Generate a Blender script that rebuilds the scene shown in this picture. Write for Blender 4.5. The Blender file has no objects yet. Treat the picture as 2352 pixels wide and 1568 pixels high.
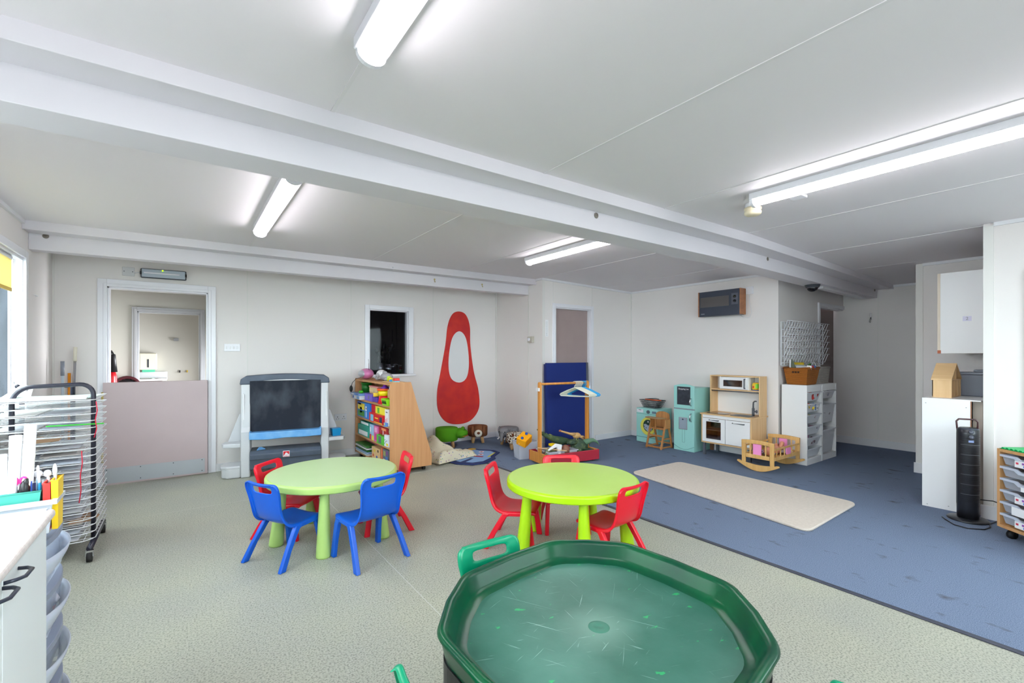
LAMP=13.0; SKY=6.0; EXPO=1.34
import bpy, bmesh, math, random
from mathutils import Matrix, Vector
random.seed(7)
PI = math.pi
scn = bpy.context.scene
COL = scn.collection

# ---------------------------------------------------------------- helpers
def lin(c):
    def f(u):
        u /= 255.0
        return u/12.92 if u <= 0.04045 else ((u+0.055)/1.055)**2.4
    return (f(c[0]), f(c[1]), f(c[2]), 1.0)

MATS = {}
def mat(name, rgb=(200,200,200), rough=0.5, metal=0.0, spec=0.5, emit=None, estr=0.0, alpha=1.0, trans=0.0, coat=0.0,
        noise=None, bump=None, sheen=0.0, sss=0.0):
    """rgb in display values; noise=(rgb2, scale, lo, hi, stretch); bump=(scale,strength,dist)"""
    if name in MATS: return MATS[name]
    m = bpy.data.materials.new(name); m.use_nodes = True
    nt = m.node_tree; b = nt.nodes['Principled BSDF']
    b.inputs['Base Color'].default_value = lin(rgb)
    b.inputs['Roughness'].default_value = rough
    b.inputs['Metallic'].default_value = metal
    b.inputs['Specular IOR Level'].default_value = spec
    if coat: b.inputs['Coat Weight'].default_value = coat; b.inputs['Coat Roughness'].default_value = 0.08
    if sheen: b.inputs['Sheen Weight'].default_value = sheen
    if alpha < 1: b.inputs['Alpha'].default_value = alpha
    if trans: b.inputs['Transmission Weight'].default_value = trans
    if emit: b.inputs['Emission Color'].default_value = lin(emit); b.inputs['Emission Strength'].default_value = estr
    tc = nt.nodes.new('ShaderNodeTexCoord')
    if noise:
        rgb2, sc, lo, hi = noise[:4]; st = noise[4] if len(noise) > 4 else (1,1,1)
        mp = nt.nodes.new('ShaderNodeMapping'); mp.inputs['Scale'].default_value = st
        nt.links.new(tc.outputs['Object'], mp.inputs['Vector'])
        n = nt.nodes.new('ShaderNodeTexNoise'); n.inputs['Scale'].default_value = sc; n.inputs['Detail'].default_value = 4
        nt.links.new(mp.outputs['Vector'], n.inputs['Vector'])
        r = nt.nodes.new('ShaderNodeValToRGB')
        r.color_ramp.elements[0].position = lo; r.color_ramp.elements[0].color = lin(rgb)
        r.color_ramp.elements[1].position = hi; r.color_ramp.elements[1].color = lin(rgb2)
        nt.links.new(n.outputs['Fac'], r.inputs['Fac']); nt.links.new(r.outputs['Color'], b.inputs['Base Color'])
    if bump:
        n2 = nt.nodes.new('ShaderNodeTexNoise'); n2.inputs['Scale'].default_value = bump[0]; n2.inputs['Detail'].default_value = 3
        nt.links.new(tc.outputs['Object'], n2.inputs['Vector'])
        bp = nt.nodes.new('ShaderNodeBump'); bp.inputs['Strength'].default_value = bump[1]; bp.inputs['Distance'].default_value = bump[2]
        nt.links.new(n2.outputs['Fac'], bp.inputs['Height']); nt.links.new(bp.outputs['Normal'], b.inputs['Normal'])
    MATS[name] = m
    return m

def glassmat(name, tint=(235,245,245), refl=0.08):
    if name in MATS: return MATS[name]
    m = bpy.data.materials.new(name); m.use_nodes = True; nt = m.node_tree
    for n in list(nt.nodes):
        if n.type == 'BSDF_PRINCIPLED': nt.nodes.remove(n)
    out = [n for n in nt.nodes if n.type == 'OUTPUT_MATERIAL'][0]
    t = nt.nodes.new('ShaderNodeBsdfTransparent'); t.inputs['Color'].default_value = lin(tint)
    g = nt.nodes.new('ShaderNodeBsdfGlossy'); g.inputs['Roughness'].default_value = 0.03
    mx = nt.nodes.new('ShaderNodeMixShader'); mx.inputs[0].default_value = refl
    nt.links.new(t.outputs[0], mx.inputs[1]); nt.links.new(g.outputs[0], mx.inputs[2]); nt.links.new(mx.outputs[0], out.inputs[0])
    MATS[name] = m
    return m

def translucent(name, rgb, f=.55):
    m = bpy.data.materials.new(name); m.use_nodes = True; nt = m.node_tree; b = nt.nodes['Principled BSDF']
    b.inputs['Base Color'].default_value = lin(rgb); b.inputs['Roughness'].default_value = .8
    out = [n for n in nt.nodes if n.type == 'OUTPUT_MATERIAL'][0]
    t = nt.nodes.new('ShaderNodeBsdfTranslucent'); t.inputs['Color'].default_value = lin(rgb)
    mx = nt.nodes.new('ShaderNodeMixShader'); mx.inputs[0].default_value = f
    nt.links.new(b.outputs[0], mx.inputs[1]); nt.links.new(t.outputs[0], mx.inputs[2]); nt.links.new(mx.outputs[0], out.inputs[0])
    MATS[name] = m; return m

def clearplastic(name, rgb=(225,230,238), op=0.35, rough=0.25):
    """see-through plastic: part transparent, part glossy tinted body"""
    if name in MATS: return MATS[name]
    m = bpy.data.materials.new(name); m.use_nodes = True; nt = m.node_tree
    b = nt.nodes['Principled BSDF']
    b.inputs['Base Color'].default_value = lin(rgb); b.inputs['Roughness'].default_value = rough
    out = [n for n in nt.nodes if n.type == 'OUTPUT_MATERIAL'][0]
    t = nt.nodes.new('ShaderNodeBsdfTransparent')
    mx = nt.nodes.new('ShaderNodeMixShader'); mx.inputs[0].default_value = op
    nt.links.new(t.outputs[0], mx.inputs[1]); nt.links.new(b.outputs[0], mx.inputs[2]); nt.links.new(mx.outputs[0], out.inputs[0])
    MATS[name] = m
    return m

def woodmat(name, c1, c2, stretch=(14,14,1.2), scale=2.2, rough=0.45):
    if name in MATS: return MATS[name]
    m = mat(name, c1, rough)
    nt = m.node_tree; b = nt.nodes['Principled BSDF']
    tc = nt.nodes.new('ShaderNodeTexCoord'); mp = nt.nodes.new('ShaderNodeMapping'); mp.inputs['Scale'].default_value = stretch
    n = nt.nodes.new('ShaderNodeTexNoise'); n.inputs['Scale'].default_value = scale; n.inputs['Detail'].default_value = 6; n.inputs['Distortion'].default_value = 0.6
    r = nt.nodes.new('ShaderNodeValToRGB')
    r.color_ramp.elements[0].position = 0.3; r.color_ramp.elements[0].color = lin(c1)
    r.color_ramp.elements[1].position = 0.72; r.color_ramp.elements[1].color = lin(c2)
    nt.links.new(tc.outputs['Object'], mp.inputs['Vector']); nt.links.new(mp.outputs['Vector'], n.inputs['Vector'])
    nt.links.new(n.outputs['Fac'], r.inputs['Fac']); nt.links.new(r.outputs['Color'], b.inputs['Base Color'])
    return m

class MB:
    """collects shapes; material index per shape through self.mi"""
    def __init__(s): s.v = []; s.f = []; s.m = []; s.mi = 0; s.sm = []; s.smooth = False
    def _a(s, vs, fs):
        b = len(s.v); s.v += [tuple(p) for p in vs]
        for f in fs: s.f.append(tuple(b+i for i in f)); s.m.append(s.mi); s.sm.append(s.smooth)
    def box(s, x0, x1, y0, y1, z0, z1):
        if x0 > x1: x0, x1 = x1, x0
        if y0 > y1: y0, y1 = y1, y0
        if z0 > z1: z0, z1 = z1, z0
        s._a([(x0,y0,z0),(x1,y0,z0),(x1,y1,z0),(x0,y1,z0),(x0,y0,z1),(x1,y0,z1),(x1,y1,z1),(x0,y1,z1)],
             [(0,3,2,1),(4,5,6,7),(0,1,5,4),(1,2,6,5),(2,3,7,6),(3,0,4,7)]); return s
    def obox(s, c, size, rot=(0,0,0)):
        from mathutils import Euler
        M = Matrix.Translation(c) @ Euler(rot).to_matrix().to_4x4()
        h = [q/2 for q in size]
        P = [M @ Vector((sx*h[0], sy*h[1], sz*h[2])) for sx, sy, sz in ((-1,-1,-1),(1,-1,-1),(1,1,-1),(-1,1,-1),(-1,-1,1),(1,-1,1),(1,1,1),(-1,1,1))]
        s._a(P, [(0,3,2,1),(4,5,6,7),(0,1,5,4),(1,2,6,5),(2,3,7,6),(3,0,4,7)]); return s
    def rings(s, R, cap=True, closed=False):
        n = len(R[0]); vs = [p for r in R for p in r]; fs = []
        m = len(R)
        for i in range(m if closed else m-1):
            a = i*n; b = ((i+1) % m)*n
            for j in range(n): k = (j+1) % n; fs.append((a+j, a+k, b+k, b+j))
        if cap and not closed:
            fs.append(tuple(range(n-1, -1, -1))); fs.append(tuple((m-1)*n+j for j in range(n)))
        s._a(vs, fs); return s
    def tube(s, pts, r, n=8, closed=False, cap=True, flat=1.0):
        P = [Vector(p) for p in pts]; R = []
        sm = s.smooth; s.smooth = True
        prev = None
        for i, p in enumerate(P):
            if closed: t = P[(i+1) % len(P)] - P[i-1]
            elif i == 0: t = P[1]-P[0]
            elif i == len(P)-1: t = P[-1]-P[-2]
            else: t = (P[i+1]-P[i]).normalized() + (P[i]-P[i-1]).normalized()
            t.normalize()
            if prev is None:
                up = Vector((0,0,1)) if abs(t.z) < 0.9 else Vector((1,0,0))
                u = t.cross(up).normalized()
            else:
                u = (prev - t*prev.dot(t)).normalized()
            prev = u; w = t.cross(u)
            rr = r[i] if isinstance(r, (list, tuple)) else r
            R.append([p + u*math.cos(2*PI*k/n)*rr + w*math.sin(2*PI*k/n)*rr*flat for k in range(n)])
        s.rings(R, cap=cap, closed=closed); s.smooth = sm; return s
    def lathe(s, prof, c=(0,0,0), n=32, sx=1, sy=1, cap=True):
        sm = s.smooth; s.smooth = True
        R = [[(c[0]+r*sx*math.cos(2*PI*k/n), c[1]+r*sy*math.sin(2*PI*k/n), c[2]+z) for k in range(n)] for r, z in prof]
        s.rings(R, cap=cap); s.smooth = sm; return s
    def ball(s, c, r, n=16, m=10, rot=None):
        if not isinstance(r, (tuple, list)): r = (r, r, r)
        sm = s.smooth; s.smooth = True
        M = rot.to_4x4() if rot is not None else Matrix.Identity(4)
        R = []
        for i in range(1, m):
            a = -PI/2 + PI*i/m
            R.append([Vector(c) + (M @ Vector((r[0]*math.cos(a)*math.cos(2*PI*k/n), r[1]*math.cos(a)*math.sin(2*PI*k/n), r[2]*math.sin(a)))) for k in range(n)])
        b = len(s.v); s.rings(R, cap=False)
        lo = Vector(c) + (M @ Vector((0,0,-r[2]))); hi = Vector(c) + (M @ Vector((0,0,r[2])))
        s.v += [tuple(lo), tuple(hi)]; il = len(s.v)-2; ih = il+1; top = b+(m-2)*n
        for k in range(n):
            q = (k+1) % n
            s.f.append((il, b+q, b+k)); s.m.append(s.mi); s.sm.append(True)
            s.f.append((ih, top+k, top+q)); s.m.append(s.mi); s.sm.append(True)
        s.smooth = sm; return s
    def prism(s, poly, a, b, axis='z'):
        def P(u, v, w):
            return {'z': (u,v,w), 'x': (w,u,v), 'y': (u,w,v)}[axis]
        n = len(poly)
        vs = [P(u,v,a) for u,v in [q[:2] for q in poly]] + [P(u,v,b) for u,v in [q[:2] for q in poly]]
        fs = [tuple(range(n-1,-1,-1)), tuple(range(n,2*n))] + [(i,(i+1)%n,n+(i+1)%n,n+i) for i in range(n)]
        s._a(vs, fs); return s
    def xform(s, M, start=0):
        for i in range(start, len(s.v)): s.v[i] = tuple(M @ Vector(s.v[i]))
        return s
    def mesh(s, name):
        me = bpy.data.meshes.new(name); me.from_pydata(s.v, [], s.f)
        me.polygons.foreach_set('material_index', s.m)
        me.polygons.foreach_set('use_smooth', s.sm)
        bm = bmesh.new(); bm.from_mesh(me); bmesh.ops.recalc_face_normals(bm, faces=bm.faces); bm.to_mesh(me); bm.free()
        me.update(); return me

def obj(name, mb, m, parent=None, bevel=0.0, seg=2, subsurf=0, solid=0.0, label=None, smooth=None, loc=None, rot=None):
    me = mb.mesh(name)
    for q in (m if isinstance(m, (list, tuple)) else [m]): me.materials.append(q)
    o = bpy.data.objects.new(name, me); COL.objects.link(o)
    if parent is not None: o.parent = parent
    if loc: o.location = loc
    if rot: o.rotation_euler = rot
    if smooth: me.polygons.foreach_set('use_smooth', [True]*len(me.polygons))
    if solid:
        md = o.modifiers.new('s', 'SOLIDIFY'); md.thickness = solid; md.offset = 0
    if bevel:
        md = o.modifiers.new('b', 'BEVEL'); md.width = bevel; md.segments = seg; md.limit_method = 'ANGLE'; md.angle_limit = 0.7
        md.harden_normals = False
    if subsurf:
        md = o.modifiers.new('u', 'SUBSURF'); md.levels = subsurf; md.render_levels = subsurf
    if label: o['label'] = label
    return o

def tag(o, label, cat, group=None, kind=None):
    o['label'] = label; o['category'] = cat
    if group: o['group'] = group
    if kind: o['kind'] = kind
    return o

def thing(name, label, cat, loc=(0,0,0), rz=0, group=None, rot=None):
    o = bpy.data.objects.new(name, None); COL.objects.link(o)
    o.location = loc; o.rotation_euler = rot if rot else (0,0,rz); o.empty_display_size = 0.05
    return tag(o, label, cat, group)

def struct(name, mb, m, **k):
    o = obj(name, mb, m, **k); o['kind'] = 'structure'; return o

def kids(o): return [c for c in bpy.data.objects if c.parent == o]
def copy_tree(o, parent=None):
    c = o.copy(); COL.objects.link(c)
    if parent is not None: c.parent = parent
    for ch in kids(o): copy_tree(ch, c)
    return c

def text_part(name, body, size, m, parent, loc, rot, ext=0.0008, align='CENTER'):
    cu = bpy.data.curves.new(name, 'FONT'); cu.body = body; cu.size = size; cu.extrude = ext; cu.align_x = align; cu.align_y = 'CENTER'
    t = bpy.data.objects.new(name+'_t', cu); COL.objects.link(t)
    bpy.context.view_layer.update()
    dg = bpy.context.evaluated_depsgraph_get()
    me = bpy.data.meshes.new_from_object(t.evaluated_get(dg))
    bpy.data.objects.remove(t); bpy.data.curves.remove(cu)
    me.materials.clear(); me.materials.append(m)
    o = bpy.data.objects.new(name, me); COL.objects.link(o); o.parent = parent; o.location = loc; o.rotation_euler = rot
    return o

# ---------------------------------------------------------------- materials
M_wall = mat('wall_cream', (231,226,224), 0.6, spec=0.3, bump=(220,0.05,0.002))
M_ceil = mat('ceiling_white', (230,225,229), 0.6, spec=0.3)
M_white = mat('gloss_white', (232,232,238), 0.25)
M_trim = mat('trim_white', (228,228,232), 0.35)
M_beam = mat('beam_white', (218,214,220), 0.45)
M_doorpink = mat('door_mauve', (190,172,174), 0.45, noise=((184,166,168), 3, .3, .7))
M_steelplate = mat('kick_plate', (176,180,186), 0.45, 0.3)
M_dark = mat('black_plastic', (24,24,28), 0.35)
M_dgrey = mat('dark_grey', (62,66,74), 0.5)
M_grey = mat('mid_grey', (150,152,156), 0.5)
M_chrome = mat('chrome', (200,200,205), 0.18, 1.0)
M_brass = mat('brass', (196,176,110), 0.35, 0.6)
M_paper = mat('paper_white', (240,240,242), 0.7)
M_black = mat('black_rubber', (16,16,18), 0.6)
M_beech = woodmat('beech', (214,166,112), (200,148,96))
M_birch = woodmat('birch', (226,190,142), (214,174,124))
M_birch_y = woodmat('birch_y', (226,190,142), (214,174,124), (14,1.2,14))
M_pine = woodmat('pine', (222,178,112), (206,158,92))
M_oakish = woodmat('beech_laminate', (205,152,104), (190,134,86), (22,22,1.0), 1.6, 0.5)
M_rail = woodmat('rail_pine', (214,146,66), (196,126,50), rough=0.35)
M_hc = woodmat('highchair_wood', (190,132,78), (170,112,60), rough=0.4)
M_mint = mat('mint_green', (158,214,208), 0.4)
M_whitelam = mat('white_laminate', (236,236,237), 0.35)
M_red = mat('red_plastic', (222,10,40), 0.3, spec=0.45)
M_blue = mat('blue_plastic', (8,88,200), 0.32, spec=0.45)
M_green = mat('green_plastic', (0,140,100), 0.3)
M_clear = clearplastic('clear_plastic', (222,226,238), 0.42)
M_glass = glassmat('window_glass',refl=.03)
M_black_board = None

# ---------------------------------------------------------------- room shell
XL, YB, XB, YBAY, XK, YR, XF = -1.05, 6.30, 4.20, 5.10, 6.14, 2.75, 8.25
def cz(x): return 2.43 + (x+1.05)/5.25*0.03 if x <= 4.2 else 2.46 - (x-4.2)/4.05*0.11
def sz(x): return 2.365 + (x+1.05)/5.25*0.02 if x <= 4.2 else 2.385 - (x-4.2)/4.05*0.085
def bz(x): return 2.23 + (x+1.05)/5.25*0.02 if x <= 4.2 else 2.25 - (x-4.2)/4.05*0.065
def xstrip(mb, xs, y0, y1, flo, fhi):
    """bar running along X, its underside and top following the gentle roof slope"""
    R = []
    for x in xs: R.append([(x,y0,flo(x)),(x,y1,flo(x)),(x,y1,fhi(x)),(x,y0,fhi(x))])
    mb.rings(R); return mb
TOP = 2.52
def wall_y(mb, y0, y1, x0, x1, holes, z1=TOP):
    """wall in an X-Z plane with rectangular holes [(xa,xb,za,zb)]"""
    xs = x0
    for xa, xb, za, zb in sorted(holes):
        if xa > xs: mb.box(xs, xa, y0, y1, 0, z1)
        if za > 0: mb.box(xa, xb, y0, y1, 0, za)
        if zb < z1: mb.box(xa, xb, y0, y1, zb, z1)
        xs = xb
    if xs < x1: mb.box(xs, x1, y0, y1, 0, z1)
def wall_x(mb, x0, x1, y0, y1, holes, z1=TOP):
    ys = y0
    for ya, yb, za, zb in sorted(holes):
        if ya > ys: mb.box(x0, x1, ys, ya, 0, z1)
        if za > 0: mb.box(x0, x1, ya, yb, 0, za)
        if zb < z1: mb.box(x0, x1, ya, yb, zb, z1)
        ys = yb
    if ys < y1: mb.box(x0, x1, ys, y1, 0, z1)

# lino floor with grey-green speckle
def lino():
    m = bpy.data.materials.new('lino_speckled'); m.use_nodes = True; nt = m.node_tree; b = nt.nodes['Principled BSDF']
    b.inputs['Roughness'].default_value = 0.42; b.inputs['Specular IOR Level'].default_value = 0.35
    tc = nt.nodes.new('ShaderNodeTexCoord')
    n1 = nt.nodes.new('ShaderNodeTexNoise'); n1.inputs['Scale'].default_value = 120; n1.inputs['Detail'].default_value = 3
    n2 = nt.nodes.new('ShaderNodeTexNoise'); n2.inputs['Scale'].default_value = 1.4; n2.inputs['Detail'].default_value = 2
    n3 = nt.nodes.new('ShaderNodeTexVoronoi'); n3.inputs['Scale'].default_value = 150
    for n in (n1,n2,n3): nt.links.new(tc.outputs['Object'], n.inputs['Vector'])
    r1 = nt.nodes.new('ShaderNodeValToRGB')
    r1.color_ramp.elements[0].position = .33; r1.color_ramp.elements[0].color = lin((134,138,128))
    r1.color_ramp.elements[1].position = .55; r1.color_ramp.elements[1].color = lin((182,185,173))
    nt.links.new(n1.outputs['Fac'], r1.inputs['Fac'])
    r2 = nt.nodes.new('ShaderNodeValToRGB')
    r2.color_ramp.elements[0].position = .3; r2.color_ramp.elements[0].color = lin((240,238,240))
    r2.color_ramp.elements[1].position = .7; r2.color_ramp.elements[1].color = lin((255,252,244))
    nt.links.new(n2.outputs['Fac'], r2.inputs['Fac'])
    r3 = nt.nodes.new('ShaderNodeValToRGB')
    r3.color_ramp.elements[0].position = .06; r3.color_ramp.elements[0].color = lin((150,150,148))
    r3.color_ramp.elements[1].position = .16; r3.color_ramp.elements[1].color = (1,1,1,1)
    nt.links.new(n3.outputs['Distance'], r3.inputs['Fac'])
    a = nt.nodes.new('ShaderNodeMix'); a.data_type = 'RGBA'; a.blend_type = 'MULTIPLY'; a.inputs[0].default_value = 1
    nt.links.new(r1.outputs[0], a.inputs[6]); nt.links.new(r2.outputs[0], a.inputs[7])
    c = nt.nodes.new('ShaderNodeMix'); c.data_type = 'RGBA'; c.blend_type = 'MULTIPLY'; c.inputs[0].default_value = 1
    nt.links.new(a.outputs[2], c.inputs[6]); nt.links.new(r3.outputs[0], c.inputs[7])
    nt.links.new(c.outputs[2], b.inputs['Base Color'])
    return m
M_lino = lino()
def carpetm():
    m = bpy.data.materials.new('carpet_blue'); m.use_nodes = True; nt = m.node_tree; b = nt.nodes['Principled BSDF']
    b.inputs['Roughness'].default_value = 0.95; b.inputs['Specular IOR Level'].default_value = 0.1
    tc = nt.nodes.new('ShaderNodeTexCoord')
    n1 = nt.nodes.new('ShaderNodeTexNoise'); n1.inputs['Scale'].default_value = 240; n1.inputs['Detail'].default_value = 2
    n2 = nt.nodes.new('ShaderNodeTexNoise'); n2.inputs['Scale'].default_value = 5.5; n2.inputs['Detail'].default_value = 8
    mp = nt.nodes.new('ShaderNodeMapping'); mp.inputs['Scale'].default_value = (1.6,1,1)
    nt.links.new(tc.outputs['Object'], n1.inputs['Vector']); nt.links.new(tc.outputs['Object'], mp.inputs['Vector']); nt.links.new(mp.outputs[0], n2.inputs['Vector'])
    r1 = nt.nodes.new('ShaderNodeValToRGB')
    r1.color_ramp.elements[0].position = .3; r1.color_ramp.elements[0].color = lin((88,102,126))
    r1.color_ramp.elements[1].position = .7; r1.color_ramp.elements[1].color = lin((132,146,170))
    nt.links.new(n1.outputs['Fac'], r1.inputs['Fac'])
    r2 = nt.nodes.new('ShaderNodeValToRGB')
    r2.color_ramp.elements[0].position = .62; r2.color_ramp.elements[0].color = (0,0,0,1)
    r2.color_ramp.elements[1].position = .74; r2.color_ramp.elements[1].color = (1,1,1,1)
    nt.links.new(n2.outputs['Fac'], r2.inputs['Fac'])
    c = nt.nodes.new('ShaderNodeMix'); c.data_type = 'RGBA'
    nt.links.new(r2.outputs[0], c.inputs[0]); nt.links.new(r1.outputs[0], c.inputs[6]); c.inputs[7].default_value = lin((86,90,100))
    nt.links.new(c.outputs[2], b.inputs['Base Color'])
    bp = nt.nodes.new('ShaderNodeBump'); bp.inputs['Strength'].default_value = 0.5; bp.inputs['Distance'].default_value = 0.004
    nt.links.new(n1.outputs['Fac'], bp.inputs['Height']); nt.links.new(bp.outputs[0], b.inputs['Normal'])
    return m
M_carpet = carpetm()

mb = MB(); mb.box(-1.3, 3.085, -1.0, 11.0, -0.1, 0.0); mb.box(3.085, 8.5, -1.0, 8.8, -0.1, -0.004)
struct('floor', mb, M_lino)
struct('floor_carpet', MB().box(3.085, 8.35, -0.95, 6.30, -0.004, 0.004), M_carpet)
struct('trim_carpet_edge', MB().box(3.06, 3.095, -0.95, 6.30, 0, 0.006), mat('edge_dark', (62,66,80), 0.5), bevel=0.002)
# welded lino seams
mb = MB(); mb.box(1.08, 1.084, -0.9, 6.3, 0, 0.0006); mb.box(-1.05, 3.06, 4.9, 4.903, 0, 0.0006)
struct('trim_lino_seam', mb, mat('seam', (196,199,192), 0.5))

mb = MB(); xs = [-1.2, 4.2, 8.4]
xstrip(mb, xs, -1.0, 6.45, cz, lambda x: cz(x)+0.1)
struct('ceiling', mb, M_ceil)

# walls
DOOR = (-0.645, 0.227, 0, 2.062); HATCH = (2.085, 2.66, 1.077, 1.985)
mb = MB(); wall_y(mb, YB, YB+0.12, XL-0.1, XB+0.1, [DOOR, HATCH]); struct('wall_back', mb, M_wall)
WIN1 = (3.72, 5.28, 0.92, 2.13); WIN2 = (0.3, 2.9, 0.95, 2.13)  # the second opening is an unseen window, put in for daylight
mb = MB(); wall_x(mb, XL-0.072, XL, -1.0, YB, [WIN1, WIN2]); struct('wall_left', mb, M_wall)
mb = MB(); mb.box(XB, XB+0.1, YBAY, YB, 0, TOP); struct('wall_pillar', mb, M_wall)
D2 = (4.44, 5.17, 0, 2.055)
mb = MB(); wall_y(mb, YBAY, YBAY+0.1, XB+0.1, XK+0.1, [D2]); struct('wall_bay', mb, M_wall)
mb = MB(); mb.box(XK, XK+0.1, YR, YBAY, 0, TOP); struct('wall_kitchen', mb, M_wall)
mb = MB(); wall_y(mb, YR, YR+0.1, XK+0.1, XF, [(7.37, XF, 0, 2.045)]); struct('wall_return', mb, M_wall)
mb = MB(); mb.box(XF, XF+0.1, 0.7, 3.2, 0, TOP); struct('wall_far', mb, M_wall)
mb = MB(); mb.box(6.83, 6.93, 0.7, 1.563, 0, TOP); mb.box(6.93, XF, 1.463, 1.563, 0, TOP); struct('wall_alcove', mb, M_wall)
mb = MB(); mb.box(5.37, 5.47, -1.0, 0.80, 0, TOP); mb.box(5.47, 6.83, 0.70, 0.80, 0, TOP); struct('wall_right', mb, M_wall)
FILL_WIN = [(0.2, 1.8, 0.9, 2.15), (3.2, 4.9, 0.9, 2.15)]  # unseen windows added behind the camera for soft sky fill
mb = MB(); wall_y(mb, -1.0, -0.9, XL-0.1, 5.4, FILL_WIN); struct('wall_front', mb, M_wall)

# thin vertical joint strips on the wall panels
mb = MB()
for x in (0.62, 1.84, 3.06): mb.box(x-.006, x+.006, YB-.003, YB, 0.1, 2.4)
mb.box(4.185, 4.2, 6.285, 6.3, 0, 2.4); mb.box(XL, XL+.012, 6.285, 6.3, 0, 2.4)
mb.box(XB-.004, XB, 5.43-.01, 5.43+.01, 0.1, 2.4); mb.box(XB-.006, XB+.04, YBAY-.006, YBAY, 0, 2.45)
mb.box(4.40, 4.408, YBAY-.003, YBAY, 2.11, 2.43); mb.box(5.20, 5.208, YBAY-.003, YBAY, 2.11, 2.43); mb.box(XK-.012, XK, YBAY-.012, YBAY, 0, 2.42)
mb.box(XF-.003, XF, 2.31, 2.322, 0.1, 2.36); mb.box(XF-.003, XF, 1.72, 1.732, 0.1, 2.36)
mb.box(6.822, 6.83, 1.5, 1.563, 0.1, 2.38); mb.box(5.362, 5.37, 0.74, 0.80, 0.1, 2.41)
struct('trim_wall_joints', mb, mat('joint', (226,224,220), 0.5))

# cornices
mb = MB()
mb.box(XL, XL+.02, -0.9, 6.3, 2.40, 2.445)
xstrip(mb, [XB, XK], YBAY-.02, YBAY, lambda x: cz(x)-.03, cz)
mb.box(XK-.02, XK, 2.72, YBAY, cz(XK)-.03, cz(XK)+.01)
mb.box(XB-.02, XB, YBAY-.02, 5.43, cz(XB)-.03, cz(XB)+.01)
mb.box(XF-.02, XF, 1.5, 2.35, cz(XF)-.03, cz(XF)+.01)
mb.box(6.81, 6.83, 0.8, 1.5, cz(6.83)-.03, cz(6.83)+.01)
mb.box(5.35, 5.37, -0.9, 0.74, cz(5.37)-.03, cz(5.37)+.01)
struct('trim_cornice', mb, M_trim)
# baseboards
H_ = 0.09
mb = MB(); mb.box(XL, -0.73, YB-.015, YB, 0, H_); mb.box(0.30, XB, YB-.015, YB, 0, H_); struct('baseboard_back', mb, M_trim, bevel=.004)
mb = MB(); mb.box(XL, XL+.015, -0.9, YB, 0, H_); struct('baseboard_left', mb, M_trim, bevel=.004)
mb = MB(); mb.box(XB-.015, XB, YBAY-.015, YB, 0, H_); mb.box(XB, 4.38, YBAY-.015, YBAY, 0, H_); mb.box(5.27, XK, YBAY-.015, YBAY, 0, H_); struct('baseboard_bay', mb, M_trim, bevel=.004)
mb = MB(); mb.box(XK-.015, XK, YR-.015, YBAY, 0, H_); mb.box(XK, 7.32, YR-.015, YR, 0, H_); struct('baseboard_kitchen', mb, M_trim, bevel=.004)
mb = MB(); mb.box(XF-.015, XF, 1.56, 2.95, 0, .11); struct('baseboard_far', mb, M_trim, bevel=.004)
mb = MB(); mb.box(6.815, 6.83, .8, 1.58, 0, .12); mb.box(5.352, 5.37, -.9, .815, 0, .115); struct('baseboard_right', mb, M_trim, bevel=.004)

# beams: recessed soffit with an edge strip, and the boxed beam hanging below
def beam(name, yf, w, x0, x1):
    mb = MB(); xs = [x0] + ([4.2] if x0 < 4.2 < x1 else []) + [x1]
    xstrip(mb, xs, yf, yf+w, bz, cz)                       # box beam
    xstrip(mb, xs, yf-.18, yf+w+.18, sz, lambda x: cz(x)+.01)  # soffit
    xstrip(mb, xs, yf-.19, yf-.172, lambda x: sz(x)-.008, lambda x: cz(x)+.005)
    struct(name, mb, M_beam, bevel=.003)
beam('trim_main_beam', 2.32, 0.22, XL, XF)
mb = MB(); xs = [XL, XB]
xstrip(mb, xs, 5.43, 5.55, bz, cz); xstrip(mb, xs, 5.25, 5.55, sz, lambda x: cz(x)+.01); xstrip(mb, xs, 5.24, 5.258, lambda x: sz(x)-.008, lambda x: cz(x)+.005)
struct('trim_back_beam', mb, M_beam, bevel=.003)
# ceiling joint battens
mb = MB()
for x in (0.54, 1.77, 2.94, 4.18, 5.42, 6.65):
    for ya, yb in ((-0.9, 2.13), (2.72, 5.24 if x < 4.15 else 5.1)):
        if x > 5.3: ya = max(ya, 0.8)
        if x > 6.2 and ya > 2: continue
        if x > 6.2: ya = 1.5; 
        mb.box(x-.008, x+.008, ya, yb, cz(x)-.003, cz(x)+.01)
struct('trim_ceiling_joints', mb, mat('joint_ceiling', (224,220,223), 0.5))
# trunking under the main beam
struct('trim_trunking', xstrip(MB(), [6.5, 8.0], 2.38, 2.44, lambda x: bz(x)-.03, bz), M_trim)
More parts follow.
